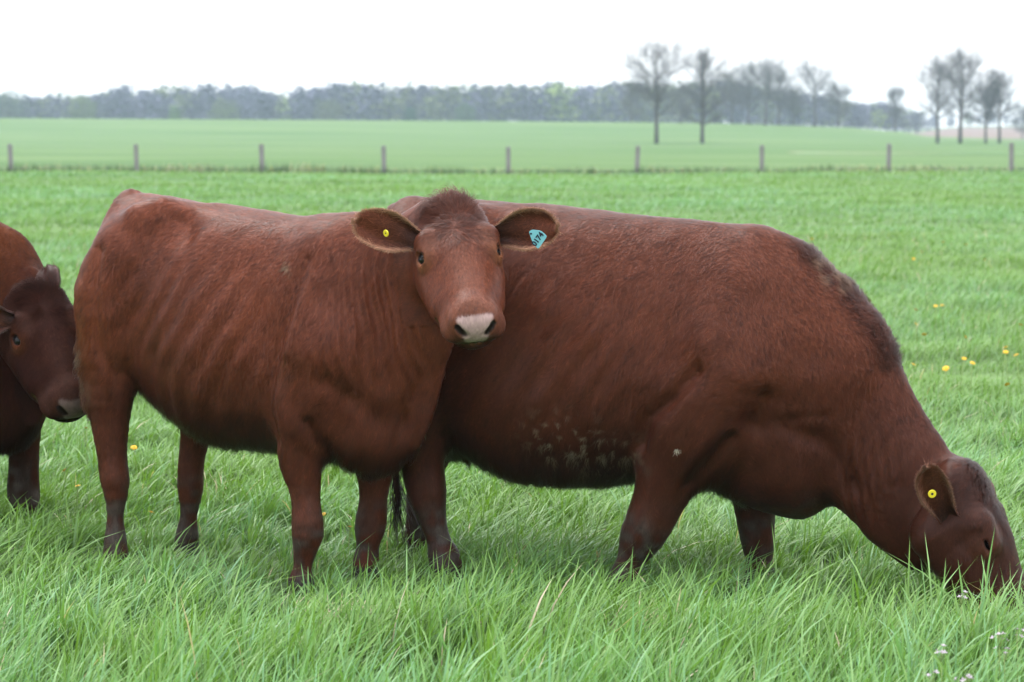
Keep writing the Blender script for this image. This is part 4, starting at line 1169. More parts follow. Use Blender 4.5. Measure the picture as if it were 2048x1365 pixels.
# ------------------------------------------------------------------ grass
def blade_material():
    m, nt, out = new_mat('grass_blade')
    t = node(nt, 'ShaderNodeAttribute', attribute_name='tone')
    h = node(nt, 'ShaderNodeAttribute', attribute_name='along')
    r = node(nt, 'ShaderNodeValToRGB')
    el = r.color_ramp.elements
    el[0].position = 0.0; el[0].color = (0.122, 0.240, 0.026, 1)
    el[1].position = 1.0; el[1].color = (0.160, 0.325, 0.160, 1)
    a = el.new(0.45); a.color = (0.142, 0.268, 0.062, 1)
    a = el.new(0.75); a.color = (0.138, 0.292, 0.090, 1)
    nt.links.new(t.outputs['Fac'], r.inputs[0])
    st = node(nt, 'ShaderNodeMix', data_type='RGBA'); st.inputs[7].default_value = (0.50, 0.42, 0.30, 1)
    gt = node(nt, 'ShaderNodeMath', operation='GREATER_THAN'); gt.inputs[1].default_value = 1.5
    nt.links.new(t.outputs['Fac'], gt.inputs[0]); nt.links.new(gt.outputs[0], st.inputs[0]); nt.links.new(r.outputs[0], st.inputs[6])
    dk = node(nt, 'ShaderNodeMix', data_type='RGBA'); dk.inputs[7].default_value = (0.050, 0.100, 0.030, 1)
    lt = node(nt, 'ShaderNodeMath', operation='LESS_THAN'); lt.inputs[1].default_value = -0.5
    nt.links.new(t.outputs['Fac'], lt.inputs[0]); nt.links.new(lt.outputs[0], dk.inputs[0]); nt.links.new(st.outputs[2], dk.inputs[6])
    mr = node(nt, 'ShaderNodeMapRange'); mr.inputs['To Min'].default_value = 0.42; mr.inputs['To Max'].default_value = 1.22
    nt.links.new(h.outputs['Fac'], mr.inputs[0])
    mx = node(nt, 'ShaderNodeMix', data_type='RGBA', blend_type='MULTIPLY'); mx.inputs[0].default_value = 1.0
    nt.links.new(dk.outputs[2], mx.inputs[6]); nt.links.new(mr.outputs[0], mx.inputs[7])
    b = node(nt, 'ShaderNodeBsdfPrincipled')
    b.inputs['Roughness'].default_value = 0.42; b.inputs['Specular IOR Level'].default_value = 0.42
    tr = node(nt, 'ShaderNodeBsdfTranslucent')
    nt.links.new(mx.outputs[2], b.inputs['Base Color'])
    tm = node(nt, 'ShaderNodeMix', data_type='RGBA', blend_type='MULTIPLY'); tm.inputs[0].default_value = 1.0; tm.inputs[7].default_value = (1.25, 1.3, 0.6, 1)
    nt.links.new(mx.outputs[2], tm.inputs[6]); nt.links.new(tm.outputs[2], tr.inputs['Color'])
    ms = node(nt, 'ShaderNodeMixShader'); ms.inputs[0].default_value = 0.30
    nt.links.new(b.outputs[0], ms.inputs[1]); nt.links.new(tr.outputs[0], ms.inputs[2])
    nt.links.new(ms.outputs[0], out.inputs[0])
    return m
MAT_BLADE = blade_material()

def blades(name, X, Y, H, W, az, bend, tone, segs, label, cat='grass'):
    n = len(X)
    Z = ground_z(X, Y)
    t = np.linspace(0, 1, segs + 1)
    ca, sa = np.cos(az), np.sin(az)
    tw = az + math.pi / 2 + RNG.normal(0, 0.5, n)
    wx, wy = np.cos(tw), np.sin(tw)
    V = np.zeros((n, 2 * segs + 1, 3), np.float32); A = np.zeros((n, 2 * segs + 1), np.float32)
    for i, tt in enumerate(t):
        off = bend * H * tt ** 1.8
        z = H * (tt - 0.30 * np.minimum(bend, 1.3) * tt ** 2.4)
        cx, cy, cz = X + ca * off, Y + sa * off, Z - 0.01 + z
        if i < segs:
            w = W * (1 - tt) ** 0.6 * (0.65 + 0.7 * tt) * 0.5
            for k, sg in ((0, -1), (1, 1)):
                V[:, 2 * i + k, 0] = cx + sg * w * wx; V[:, 2 * i + k, 1] = cy + sg * w * wy; V[:, 2 * i + k, 2] = cz
                A[:, 2 * i + k] = tt
        else:
            V[:, 2 * i] = np.stack([cx, cy, cz], 1); A[:, 2 * i] = 1
    base = (np.arange(n) * (2 * segs + 1))[:, None]
    tri = []
    for i in range(segs - 1):
        q = 2 * i
        tri += [base + np.array([[q, q + 1, q + 3]]), base + np.array([[q, q + 3, q + 2]])]
    q = 2 * (segs - 1)
    tri.append(base + np.array([[q, q + 1, q + 2]]))
    F = np.stack(tri, 1).reshape(-1, 3)
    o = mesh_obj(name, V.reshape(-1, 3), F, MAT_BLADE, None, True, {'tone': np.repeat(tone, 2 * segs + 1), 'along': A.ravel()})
    tag(o, label, cat, kind='stuff')
    return o

def scatter(y0, y1, dens, side=0.8, k=0.245):
    """Random points in the strip y0..y1 of the widening field of view; dens(y) points per square metre."""
    ys = np.linspace(y0, y1, 60); wd = 2 * (k * ys + side) * dens(ys)
    seg = (wd[1:] + wd[:-1]) / 2 * np.diff(ys)
    n = int(seg.sum())
    c = np.concatenate([[0], np.cumsum(seg)]) / seg.sum()
    y = np.interp(RNG.random(n), c, ys)
    x = RNG.uniform(-1, 1, n) * (k * y + side)
    return x, y

def tone_at(x, y, n):
    P = np.stack([x, y, 0 * x], 1)
    return np.clip(0.42 + 0.26 * hash_noise(P, 0.9, 61) + 0.20 * hash_noise(P, 3.1, 62) + 0.12 * hash_noise(P, 0.27, 63) + RNG.normal(0, 0.17, n), 0, 1)

# near grass: it grows in tufts
tx, ty = scatter(4.6, 11.5, lambda q: np.interp(q, [4.6, 6.0, 9.0, 11.5], [150, 270, 250, 170]))
TP = np.stack([tx, ty, 0 * tx], 1)
tcl = hash_noise(TP, 2.1, 51) * 0.6 + hash_noise(TP, 5.5, 52) * 0.5
tsize = np.clip(1 + 0.45 * tcl + RNG.normal(0, 0.18, len(tx)), 0.4, 1.9)
per = np.clip((13 * tsize).astype(int), 5, 26)
ti = np.repeat(np.arange(len(tx)), per); n = len(ti)
ra, rr = RNG.uniform(0, 2 * math.pi, n), np.abs(RNG.normal(0, 0.026, n)) * np.sqrt(tsize[ti])
x, y = tx[ti] + rr * np.cos(ra), ty[ti] + rr * np.sin(ra)
front = 1 - smooth(7.4, 8.6, y)
near_edge = 1 - smooth(6.3, 7.25, y)
tread = np.zeros(n)                              # grass is trodden down round the hooves
for cw in (HEIFER, GRAZER, DARK_COW):
    cy_, sy_ = math.cos(math.radians(cw['yaw'])), math.sin(math.radians(cw['yaw']))
    for op in cw['ops']:
        if op[0] == 'ch' and op[1][0][-1][2] < 0.12:
            lx, ly = op[1][0][-1][0], op[1][0][-1][1]
            hx, hy = cw['origin'][0] + lx * cy_ + ly * sy_, cw['origin'][1] - lx * sy_ + ly * cy_
            tread = np.maximum(tread, np.exp(-((x - hx) ** 2 + (y - hy + 0.12) ** 2) / 0.20 ** 2))
H = (0.124 + 0.070 * near_edge) * (1 - 0.30 * tread) * tsize[ti] * RNG.uniform(0.5, 1.25, n)
H = np.where(RNG.random(n) < 0.07 + 0.06 * front, H * RNG.uniform(1.2, 1.6, n), H)
wind = 0.35 + 0.7 * hash_noise(TP, 1.3, 53)[ti]
wx, wy = np.cos(ra) * (0.35 + rr / 0.04) + 0.75 * np.cos(wind), np.sin(ra) * (0.35 + rr / 0.04) + 0.75 * np.sin(wind)
az = np.arctan2(wy, wx) + RNG.normal(0, 0.35, n)
bend = np.clip((0.26 + 0.34 * np.hypot(wx, wy) + RNG.normal(0, 0.20, n)) * (1 - 0.28 * near_edge), 0.04, 1.4)
tn = np.clip(tone_at(tx, ty, len(tx))[ti] + RNG.normal(0, 0.12, n) + 0.16 * front, 0, 1)
tn = np.where(RNG.random(n) < 0.006, 2.0, tn)
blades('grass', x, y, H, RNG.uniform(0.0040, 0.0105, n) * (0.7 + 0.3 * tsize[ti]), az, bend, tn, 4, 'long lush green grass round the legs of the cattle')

# middle distance
x, y = scatter(11.5, 36, lambda q: np.interp(q, [11.5, 18, 36], [1150, 500, 190]), 2.0, 0.265)
n = len(x); P = np.stack([x, y, 0 * x], 1)
cl = hash_noise(P, 0.9, 51) * 0.7 + hash_noise(P, 2.6, 52) * 0.6
H = 0.12 * np.clip(1 + 0.75 * cl, 0.25, 2.2) * RNG.uniform(0.55, 1.35, n)
az = RNG.normal(0.3, 1.3, n)
bend = np.clip(RNG.normal(0.7, 0.3, n), 0.05, 1.5)
tn = np.clip(tone_at(x * 0.5, y * 0.5, n) + 0.05, 0, 1); tn = np.where(RNG.random(n) < 0.010, 2.0, tn)
blades('grass', x, y, H, np.interp(y, [11, 36], [0.0075, 0.019]) * RNG.uniform(0.7, 1.3, n), az, bend, tn, 2, 'green meadow grass behind the cattle')

x, y = scatter(36, 87.6, lambda q: np.interp(q, [36, 87], [105, 34]), 3.0, 0.28)
n = len(x); P = np.stack([x, y, 0 * x], 1)
cl = hash_noise(P * np.array([0.6, 1, 1]), 0.5, 51) * 0.7 + hash_noise(P, 1.3, 52) * 0.5
H = 0.13 * np.clip(1 + 0.85 * cl, 0.2, 2.2) * RNG.uniform(0.6, 1.3, n)
tn = np.clip(tone_at(x * 0.25, y * 0.25, n) + 0.1, 0, 1)
blades('grass', x, y, H, np.interp(y, [36, 87], [0.027, 0.06]) * RNG.uniform(0.7, 1.3, n), RNG.normal(0.3, 1.3, n), np.clip(RNG.normal(0.7, 0.3, n), 0.05, 1.5), tn, 2, 'far green meadow grass stretching to the fence')

# uncut strip under the fence
FENCE_Y = 87.0
n = 14000
x = RNG.uniform(-38, 38, n); y = FENCE_Y + RNG.normal(0, 0.22, n)
P = np.stack([x, y, 0 * x], 1)
H = 0.32 * (1 + 0.5 * hash_noise(P, 0.8, 71)) * RNG.uniform(0.5, 1.3, n)
tn = np.where(RNG.random(n) < 0.10 + 0.20 * (hash_noise(P, 0.45, 72) > 0.35), 2.0, -1.0)
blades('grass', x, y, H, RNG.uniform(0.012, 0.03, n), RNG.uniform(0, 6.28, n), RNG.uniform(0.1, 0.9, n), tn, 2, 'dark uncut strip of grass and straw under the fence')

# ------------------------------------------------------------------ fence
MAT_POST = plain_material('weathered_concrete', (0.185, 0.170, 0.172), 0.9, 0.2, 0.35, 9.0, 0, 0.4)
MAT_WIRE = plain_material('fence_wire', (0.25, 0.25, 0.26), 0.5, 0.5, 0.1, 30.0)
def ngon_tube(path, radii, sides, cap=True, ang=0.0):
    """Tube of (sides) faces through path points; returns V, F."""
    path = np.asarray(path, float); n = len(path)
    d = norm(np.gradient(path, axis=0))
    ref = np.where(np.abs(d[:, 2:3]) < 0.9, np.array([[0, 0, 1.0]]), np.array([[1.0, 0, 0]]))
    u = norm(np.cross(d, ref)); v = np.cross(d, u)
    a = np.arange(sides) * 2 * math.pi / sides + ang
    V = path[:, None] + np.asarray(radii)[:, None, None] * (u[:, None] * np.cos(a)[None, :, None] + v[:, None] * np.sin(a)[None, :, None])
    V = V.reshape(-1, 3)
    F = [(i * sides + j, i * sides + (j + 1) % sides, (i + 1) * sides + (j + 1) % sides, (i + 1) * sides + j) for i in range(n - 1) for j in range(sides)]
    if cap:
        F.append(tuple(range(sides))[::-1]); F.append(tuple((n - 1) * sides + j for j in range(sides)))
    return V, F

fence = empty('fence', (0, FENCE_Y, 0))
tag(fence, 'straight row of grey square posts with thin wires across the meadow', 'fence')
post_x = [-40.8, -36.3, -31.7, -27.2, -22.7, -18.1, -13.56, -9.03, -4.62, -0.13, 4.51, 9.03, 13.61, 18.05, 22.6, 27.1, 31.6, 36.2, 40.7]
proto = None
for i, px in enumerate(post_x):
    if proto is None:
        w, h = 0.075, 1.09
        prof = [(w, -0.3), (w, h - 0.03), (w * 0.8, h), (w * 0.0, h + 0.004)]
        V, F = [], []
        for r, z in prof[:3]:
            for sx, sy in ((-1, -1), (1, -1), (1, 1), (-1, 1)): V.append((sx * r, sy * r, z))
        for k in range(2):
            for j in range(4): F.append((k * 4 + j, k * 4 + (j + 1) % 4, k * 4 + 4 + (j + 1) % 4, k * 4 + 4 + j))
        F += [(8, 9, 10, 11), (3, 2, 1, 0)]
        proto = mesh_obj('post', V, F, MAT_POST, fence, False)
        o = proto
    else:
        o = proto.copy(); COL.objects.link(o); o.parent = fence
    o.location = (px, 0, float(ground_z(px, FENCE_Y)) - RNG.uniform(0, 0.07))
    o.rotation_euler = (RNG.normal(0, 0.012), RNG.normal(0, 0.016), RNG.normal(0, 0.06))
for z in (0.35, 0.68, 1.0):
    pts = [(x, -0.085, z + 0.015 * math.cos(x * 2.76)) for x in np.linspace(-40.8, 40.7, 73)]
    V, F = ngon_tube(pts, np.full(73, 0.0014), 4)
    mesh_obj('wire', V, F, MAT_WIRE, fence)

# ------------------------------------------------------------------ trees
MAT_BARK = plain_material('tree_bark', (0.075, 0.068, 0.066), 0.9, 0.1, 0.35, 3.0)
def twig_material():
    m, nt, out = new_mat('twigs_and_buds')
    b = node(nt, 'ShaderNodeBsdfPrincipled')
    at = node(nt, 'ShaderNodeAttribute', attribute_name='col')
    nt.links.new(at.outputs['Vector'], b.inputs['Base Color'])
    b.inputs['Roughness'].default_value = 0.85; b.inputs['Specular IOR Level'].default_value = 0.1
    nt.links.new(b.outputs[0], out.inputs[0])
    return m
MAT_TWIG = twig_material()

def grow(rng, height, spread, levels=4, low=0.3, upright=0.5):
    """Skeleton of a leafless tree: list of (points, radii, level)."""
    out = []
    def branch(p, d, L, r, lev):
        n = 7 if lev == 0 else (6 if lev == 1 else 4)
        pts = [p]; q = p.copy(); dd = d.copy()
        for i in range(n):
            dd = dd + rng.normal(0, (0.014, 0.13, 0.18, 0.2, 0.2)[lev], 3) + np.array([0, 0, (0.0, 0.05, 0.04, 0.03, 0.03)[lev] * upright * 2])
            dd /= np.linalg.norm(dd)
            q = q + dd * L / n; pts.append(q.copy())
        rad = r * np.linspace(1, 0.3 if lev else 0.22, n + 1)
        out.append((np.array(pts), rad, lev))
        if lev >= levels: return
        nc = (26, 6, 5, 3)[lev]
        for k in range(nc):
            f = low + (0.86 - low) * (k + rng.random()) / nc if lev == 0 else rng.uniform(0.2, 1.0)
            i = min(int(f * n), n - 1); g = f * n - i
            b0 = pts[i] * (1 - g) + pts[i + 1] * g
            t = pts[i + 1] - pts[i]; t /= np.linalg.norm(t)
            if lev == 0:                              # limbs reach out to an oval crown
                e = (f - low) / (1 - low)
                ang = (1.0 - 0.62 * e) * rng.uniform(0.8, 1.15)
                az = k * 2.4 + rng.normal(0, 0.35)
                nd = np.array([math.sin(ang) * math.cos(az), math.sin(ang) * math.sin(az), math.cos(ang)])
                eh = min(e + 0.18, 1.0)
                env = 0.275 * spread * height * (math.sin(math.pi * min(max(eh * 0.92 + 0.06, 0.05), 0.97)) ** 0.6)
                ln = min(env / max(math.sin(ang), 0.45), height * 0.34) * rng.uniform(0.75, 1.12)
            else:
                ax = rng.normal(size=3); ax -= t * (ax @ t); ax /= np.linalg.norm(ax)
                ang = rng.uniform(0.35, 0.85)
                nd = t * math.cos(ang) + ax * math.sin(ang)
                ln = L * rng.uniform(0.35, 0.60)
            branch(b0, nd, ln, max(r * (1 - 0.62 * f) * (0.42 if lev == 0 else 0.5), 0.008), lev + 1)
    branch(np.zeros(3), np.array([0, 0, 1.0]), height * 0.96, height * 0.021, 0)
    return out

def ribbons(rng, P0, D, L, W, bendv=0.25):
    """Twigs as narrow two-piece strips; returns V (n*6,3), F (n*2,4)."""
    n = len(P0)
    s = norm(np.cross(D, rng.normal(size=(n, 3))))
    mid = P0 + D * L[:, None] * 0.5 + rng.normal(size=(n, 3)) * (L * bendv * 0.25)[:, None]
    end = P0 + D * L[:, None] + rng.normal(size=(n, 3)) * (L * bendv * 0.4)[:, None] + np.array([0, 0, 1]) * (L * 0.12)[:, None]
    w = W[:, None]
    V = np.stack([P0 - s * w, P0 + s * w, mid - s * w * 0.8, mid + s * w * 0.8, end - s * w * 0.45, end + s * w * 0.45], 1).reshape(-1, 3)
    b = np.arange(n)[:, None] * 6
    F = np.concatenate([b + np.array([[0, 1, 3, 2]]), b + np.array([[2, 3, 5, 4]])])
    return V, F, mid, end

def sprout(rng, A, B, k, lo, hi, lmin, lmax):
    """k twigs from random spots along each segment A->B, leaving it sideways."""
    i = np.repeat(np.arange(len(A)), k); f = rng.uniform(lo, hi, len(i))[:, None]
    P0 = A[i] * (1 - f) + B[i] * f
    t = norm(B[i] - A[i]); ax = rng.normal(size=t.shape); ax = norm(ax - t * (ax * t).sum(1, keepdims=True))
    a = rng.uniform(0.4, 1.0, len(i))[:, None]
    D = norm(t * np.cos(a) + ax * np.sin(a) + np.array([0, 0, 0.22]))
    return P0, D, rng.uniform(lmin, lmax, len(i))

def tree(name, loc, height, seed, label, spread=1.0, bud=(0.13, 0.14, 0.07), buds=0.25, twig=(0.072, 0.066, 0.070), upright=0.5, low=0.3, group=None, width=1.0):
    rng = np.random.default_rng(seed)
    root = empty(name, loc)
    tag(root, label, 'tree', group)
    sk = grow(rng, height, spread, 2, low, upright)
    top = max(s[0][:, 2].max() for s in sk) * 1.06
    S = np.array([width, width, height / top])
    V, F, o = [], [], 0
    for pts, rad, lev in sk:
        v, f = ngon_tube(pts * S, rad, (8, 5, 4)[lev])
        V.append(v); F += [tuple(k + o for k in q) for q in f]; o += len(v)
    mesh_obj('trunk', np.concatenate(V), F, MAT_BARK, root)
    A = np.concatenate([(p * S)[:-1] for p, r, l in sk if l >= 1]); B = np.concatenate([(p * S)[1:] for p, r, l in sk if l >= 1])
    k = height / 11.0
    P3, D3, L3 = sprout(rng, A, B, 2, 0, 1, 0.7 * k, 1.6 * k)
    V3, F3, M3, E3 = ribbons(rng, P3, D3, L3, rng.uniform(0.007, 0.013, len(P3)))
    P4, D4, L4 = sprout(rng, np.concatenate([P3, M3]), np.concatenate([M3, E3]), 1, 0.1, 1, 0.35 * k, 0.9 * k)
    V4, F4, M4, E4 = ribbons(rng, P4, D4, L4, rng.uniform(0.004, 0.007, len(P4)))
    nb = int(len(P4) * buds)
    pick = rng.integers(0, len(P4), nb)
    c = E4[pick] + rng.normal(0, 0.05, (nb, 3)); a = norm(rng.normal(size=(nb, 3))) * 0.05; b = norm(np.cross(a, rng.normal(size=(nb, 3)))) * 0.05
    V5 = np.stack([c - a, c + b, c + a, c - b], 1).reshape(-1, 3); F5 = np.arange(4 * nb).reshape(nb, 4)
    tw = np.array(twig)
    C = np.concatenate([np.repeat(tw * rng.uniform(0.8, 1.2, (len(P3), 1)), 6, 0), np.repeat(tw * rng.uniform(0.8, 1.3, (len(P4), 1)), 6, 0), np.repeat(np.array(bud) * rng.uniform(0.7, 1.3, (nb, 1)), 4, 0)])
    mesh_obj('crown', np.concatenate([V3, V4, V5]), np.concatenate([F3, F4 + len(V3), F5 + len(V3) + len(V4)]), MAT_TWIG, root, True, {'col': C})
    return root

def on_ground(px, d):
    """Ground point d metres off in the view direction px (0..2048 across the frame)."""
    x = (px - 1024) / 4800 * d
    return (float(x), float(d), float(ground_z(x, d)) - 0.05)

G = 'bare trees along the field edge'
tree('bare_tree', on_ground(1312, 262), 12.2, 11, 'tall bare tree with a wide open crown, left of the two in the field', 0.95, buds=0.06, low=0.30, width=1.2)
tree('bare_tree', on_ground(1403, 264), 11.5, 12, 'bare tree with a dark narrow crown, right of the two trees standing in the field', 0.8, buds=0.08, low=0.18, width=1.1)
tree('bare_tree', on_ground(1528, 395), 12.8, 13, 'bare tree with a dense rounded crown at the edge beside the two field trees', 1.0, buds=0.25, low=0.35, width=1.3)
tree('bare_tree', on_ground(1462, 402), 9.9, 14, 'thin leafing tree between the two field trees and the dense rounded tree', 0.9, (0.17, 0.17, 0.06), 0.6, low=0.2, width=1.0)
tree('bare_tree', on_ground(1628, 398), 12.4, 15, 'round bare tree on the crest, middle one of the field edge', 1.05, buds=0.12, low=0.3, width=1.3)
tree('bare_tree', on_ground(1674, 398), 8.5, 16, 'smaller bare tree leaning against the round tree on the crest', 1.0, buds=0.12, low=0.25, width=1.0)
tree('bare_tree', on_ground(1585, 404), 6.6, 19, 'slender low bare tree between two taller crowns on the crest', 0.9, (0.15, 0.16, 0.06), 0.5, low=0.2, width=0.9)
tree('bare_tree', on_ground(1786, 440), 9.5, 17, 'thin solitary bare tree in the gap of the skyline', 0.75, buds=0.1, low=0.25, width=0.8)
tree('bare_tree', on_ground(1872, 300), 11.5, 18, 'bare tree at the left of the clump on the right edge', 0.9, buds=0.08, low=0.3, width=0.9)
tree('bare_tree', on_ground(1917, 300), 13.3, 21, 'tallest bare tree of the clump on the right edge', 0.8, buds=0.08, low=0.25, width=0.85)
tree('bare_tree', on_ground(1968, 302), 8.8, 22, 'short bare tree in the middle of the clump on the right edge', 0.95, buds=0.12, low=0.3, width=0.9)
tree('bare_tree', on_ground(1995, 301), 10.4, 23, 'bare tree with an arching crown, rightmost of the clump', 1.0, buds=0.08, low=0.35, width=1.05)
tree('bare_tree', on_ground(2040, 470), 7.0, 24, 'low spreading bare tree behind the ploughed field at the right edge', 1.1, buds=0.12, low=0.15, width=1.2)

tree('bare_tree', on_ground(1262, 430), 8.2, 31, 'grey green leafing tree just left of the two field trees', 1.0, (0.13, 0.15, 0.06), 0.5, low=0.15, width=1.2)
tree('bare_tree', on_ground(1360, 430), 8.0, 32, 'low bare tree between the two field trees', 1.0, (0.13, 0.14, 0.07), 0.3, low=0.15, width=1.2)
tree('bare_tree', on_ground(1495, 398), 11.0, 33, 'bare tree touching the left side of the dense rounded crown', 0.95, buds=0.2, low=0.25, width=1.1)
tree('bare_tree', on_ground(1555, 400), 10.1, 34, 'bare tree touching the right side of the dense rounded crown', 0.95, buds=0.15, low=0.25, width=1.1)

# the far wood: one mass of grey crowns with young green among them
def woodland():
    rng = np.random.default_rng(5)
    V, F, C, o = [], [], [], 0
    protos = []
    for k in range(7):
        rg = np.random.default_rng(100 + k)
        sk = grow(rg, 10, 1.0, 1, 0.14, 0.4)
        top = max(s[0][:, 2].max() for s in sk) * 1.05
        A = np.concatenate([s[0][:-1] for s in sk if s[2] == 1]); B = np.concatenate([s[0][1:] for s in sk if s[2] == 1])
        T0 = sk[0][0][:-1:2]; T1 = sk[0][0][1::2]
        T1 = T1[:len(T0)]; T0 = T0[:len(T1)]
        V1, F1, _, _ = ribbons(rg, np.concatenate([T0, A[::2]]), norm(np.concatenate([T1 - T0, B[::2] - A[::2]])), np.r_[np.full(len(T0), 2.6), np.full(len(A[::2]), 1.0)], np.r_[np.full(len(T0), 0.16), np.full(len(A[::2]), 0.07)], 0.05)
        P3, D3, L3 = sprout(rg, A[::2], B[::2], 1, 0, 1, 0.9, 1.9)
        V3, F3, _, E3 = ribbons(rg, P3, D3, L3, np.full(len(P3), 0.055))
        nb = 130
        c = E3[rg.integers(0, len(E3), nb)] + rg.normal(0, 0.5, (nb, 3)); a = norm(rg.normal(size=(nb, 3))) * 0.44; b = norm(np.cross(a, rg.normal(size=(nb, 3)))) * 0.44
        V5 = np.stack([c - a, c + b, c + a, c - b], 1).reshape(-1, 3); F5 = np.arange(4 * nb).reshape(nb, 4)
        v = np.concatenate([V1, V3, V5]) * np.array([1.55, 1.55, 10 / top])
        protos.append((v, np.concatenate([F1, F3 + len(V1), F5 + len(V1) + len(V3)]), np.r_[np.zeros(len(V1) + len(V3)), np.full(len(V5), 9)]))
    px = np.arange(-1500, 3300, 16.0)
    for p0 in px:
        for row in range(3):
            p = p0 + rng.uniform(-9, 9)
            d = 560 + 45 * row + rng.uniform(-12, 12)
            topy = np.interp(p, [-500, 0, 190, 230, 480, 560, 640, 720, 880, 1000, 1100, 1250, 1450, 1600, 1700, 1760, 1830, 1900, 2560], [192, 196, 198, 186, 178, 190, 184, 176, 182, 182, 176, 180, 176, 196, 208, 212, 222, 240, 242])
            x = (p - 1024) / 4800 * d
            ztop = 1.5 + (265 - topy) / 4800 * d
            gz = float(ground_z(x, d))
            h = (ztop - gz) * rng.uniform(0.76, 1.12)
            if (p > 1850 and row != 2) or ((p < -200 or p > 2250) and row == 1): continue
            if p > 1850: d = 790; x = (p - 1024) / 4800 * d; gz = float(ground_z(x, d)); h = 4.5 * rng.uniform(0.7, 1.2)
            v, f, lv = protos[rng.integers(7)]
            s = h / 10; a = rng.uniform(0, 6.28)
            R = np.array([[math.cos(a), -math.sin(a), 0], [math.sin(a), math.cos(a), 0], [0, 0, 1]])
            w = s * rng.uniform(0.9, 1.25)
            V.append((v @ R.T) * np.array([w, w, s]) + np.array([x, d, gz - 0.2])); F.append(f + o); o += len(v)
            green = rng.random()
            zone = 0.5 if (1240 < p < 1560 or p < 200 or 640 < p < 900) else 0.22
            tw = np.array([0.062, 0.064, 0.098]) * rng.uniform(0.75, 1.2)  # blue of the distant haze put into the twig and bud colours
            bud = (np.array([0.105, 0.125, 0.06]) if green < zone else np.array([0.070, 0.072, 0.110])) * rng.uniform(0.8, 1.25)
            if rng.random() < 0.03: bud = np.array([0.16, 0.22, 0.06])
            C.append(np.where((lv == 9)[:, None], bud, tw))
    ob = mesh_obj('woodland', np.concatenate(V), np.concatenate(F), MAT_TWIG, None, True, {'col': np.concatenate(C)})
    tag(ob, 'long blue grey wood of bare trees on the horizon', 'wood', kind='stuff')
woodland()

# green bushes in front of the wood
def bush(loc, h, w, seed, label, col):
    rng = np.random.default_rng(seed)
    root = empty('bush', loc); tag(root, label, 'bush', 'bushes at the foot of the wood')
    V, F, o = [], [], 0
    for k in range(9):
        e = np.array([rng.normal(0, w * 0.3), rng.normal(0, w * 0.3), h * rng.uniform(0.5, 0.9)])
        v, f = ngon_tube(np.array([[0, 0, -0.3], e * 0.5 + rng.normal(0, 0.1, 3), e]), np.array([0.09, 0.06, 0.02]), 5)
        V.append(v); F += [tuple(q + o for q in t) for t in f]; o += len(v)
    mesh_obj('trunk', np.concatenate(V), F, MAT_BARK, root)
    n = 1500
    d = norm(rng.normal(size=(n, 3))); r = rng.random(n) ** 0.4
    lob = 1 + 0.25 * hash_noise(d, 2.2, seed)
    c = d * (r * lob)[:, None] * np.array([w / 2, w / 2, h / 2]) + np.array([0, 0, h * 0.52])
    c = c[c[:, 2] > 0.05]; n = len(c)
    a = norm(rng.normal(size=(n, 3))) * 0.16; b = norm(np.cross(a, rng.normal(size=(n, 3)))) * 0.16
    v = np.stack([c - a, c + b, c + a, c - b], 1).reshape(-1, 3)
    cc = np.repeat(np.array(col) * rng.uniform(0.6, 1.35, (n, 1)), 4, 0)
    mesh_obj('crown', v, np.arange(4 * n).reshape(n, 4), MAT_TWIG, root, True, {'col': cc})
for px, d, h, w, sd, lb, co in ((28, 520, 8.2, 8.5, 1, 'large grey green bush at the left edge in front of the wood', (0.055, 0.085, 0.05)),
                                (170, 520, 7.0, 6.5, 2, 'yellow green bush standing second from the left edge before the wood', (0.09, 0.125, 0.045)),
                                (452, 525, 5.6, 7.5, 3, 'pale green leafing bush at the foot of the wood, left of centre', (0.09, 0.12, 0.05)),
                                (352, 525, 4.4, 2.6, 7, 'small bright green bush at the foot of the wood beyond the heifer', (0.08, 0.14, 0.04)),
                                (660, 530, 6.4, 7.5, 4, 'broad olive bush at the foot of the wood near the middle', (0.08, 0.095, 0.05)),
                                (820, 520, 4.6, 3.0, 5, 'small dark evergreen bush at the foot of the wood', (0.03, 0.075, 0.045)),
                                (930, 520, 5.0, 5.0, 6, 'dark green bush at the foot of the wood right of the middle', (0.06, 0.10, 0.055))):
    bush(on_ground(px, d), h, w, sd, lb, co)

# ------------------------------------------------------------------ haze
def haze_box():
    x0, x1, y0, y1, z0, z1 = -720, 720, -40, 1520, -2.0, 24.0
    V = [(x, y, z) for z in (z0, z1) for x, y in ((x0, y0), (x1, y0), (x1, y1), (x0, y1))]
    F = [(3, 2, 1, 0), (4, 5, 6, 7), (0, 1, 5, 4), (1, 2, 6, 5), (2, 3, 7, 6), (3, 0, 4, 7)]
    m, nt, out = new_mat('haze_air')
    v = node(nt, 'ShaderNodeVolumePrincipled')
    v.inputs['Color'].default_value = (0.70, 0.85, 1.0, 1)
    v.inputs['Density'].default_value = 0.00038
    nt.links.new(v.outputs[0], out.inputs['Volume'])
    o = mesh_obj('haze', V, F, m, None, False)
    tag(o, 'thin pale haze over the fields', 'haze', kind='stuff')
haze_box()

# ------------------------------------------------------------------ flowers
MAT_PETAL = plain_material('dandelion_yellow', (0.60, 0.37, 0.012), 0.6, 0.3, 0.15, 120.0)
MAT_STEM = plain_material('flower_stem', (0.16, 0.24, 0.06), 0.5, 0.4, 0.15, 40.0)
MAT_LILAC = plain_material('pale_lilac_petal', (0.42, 0.35, 0.41), 0.6, 0.3, 0.1, 80.0)

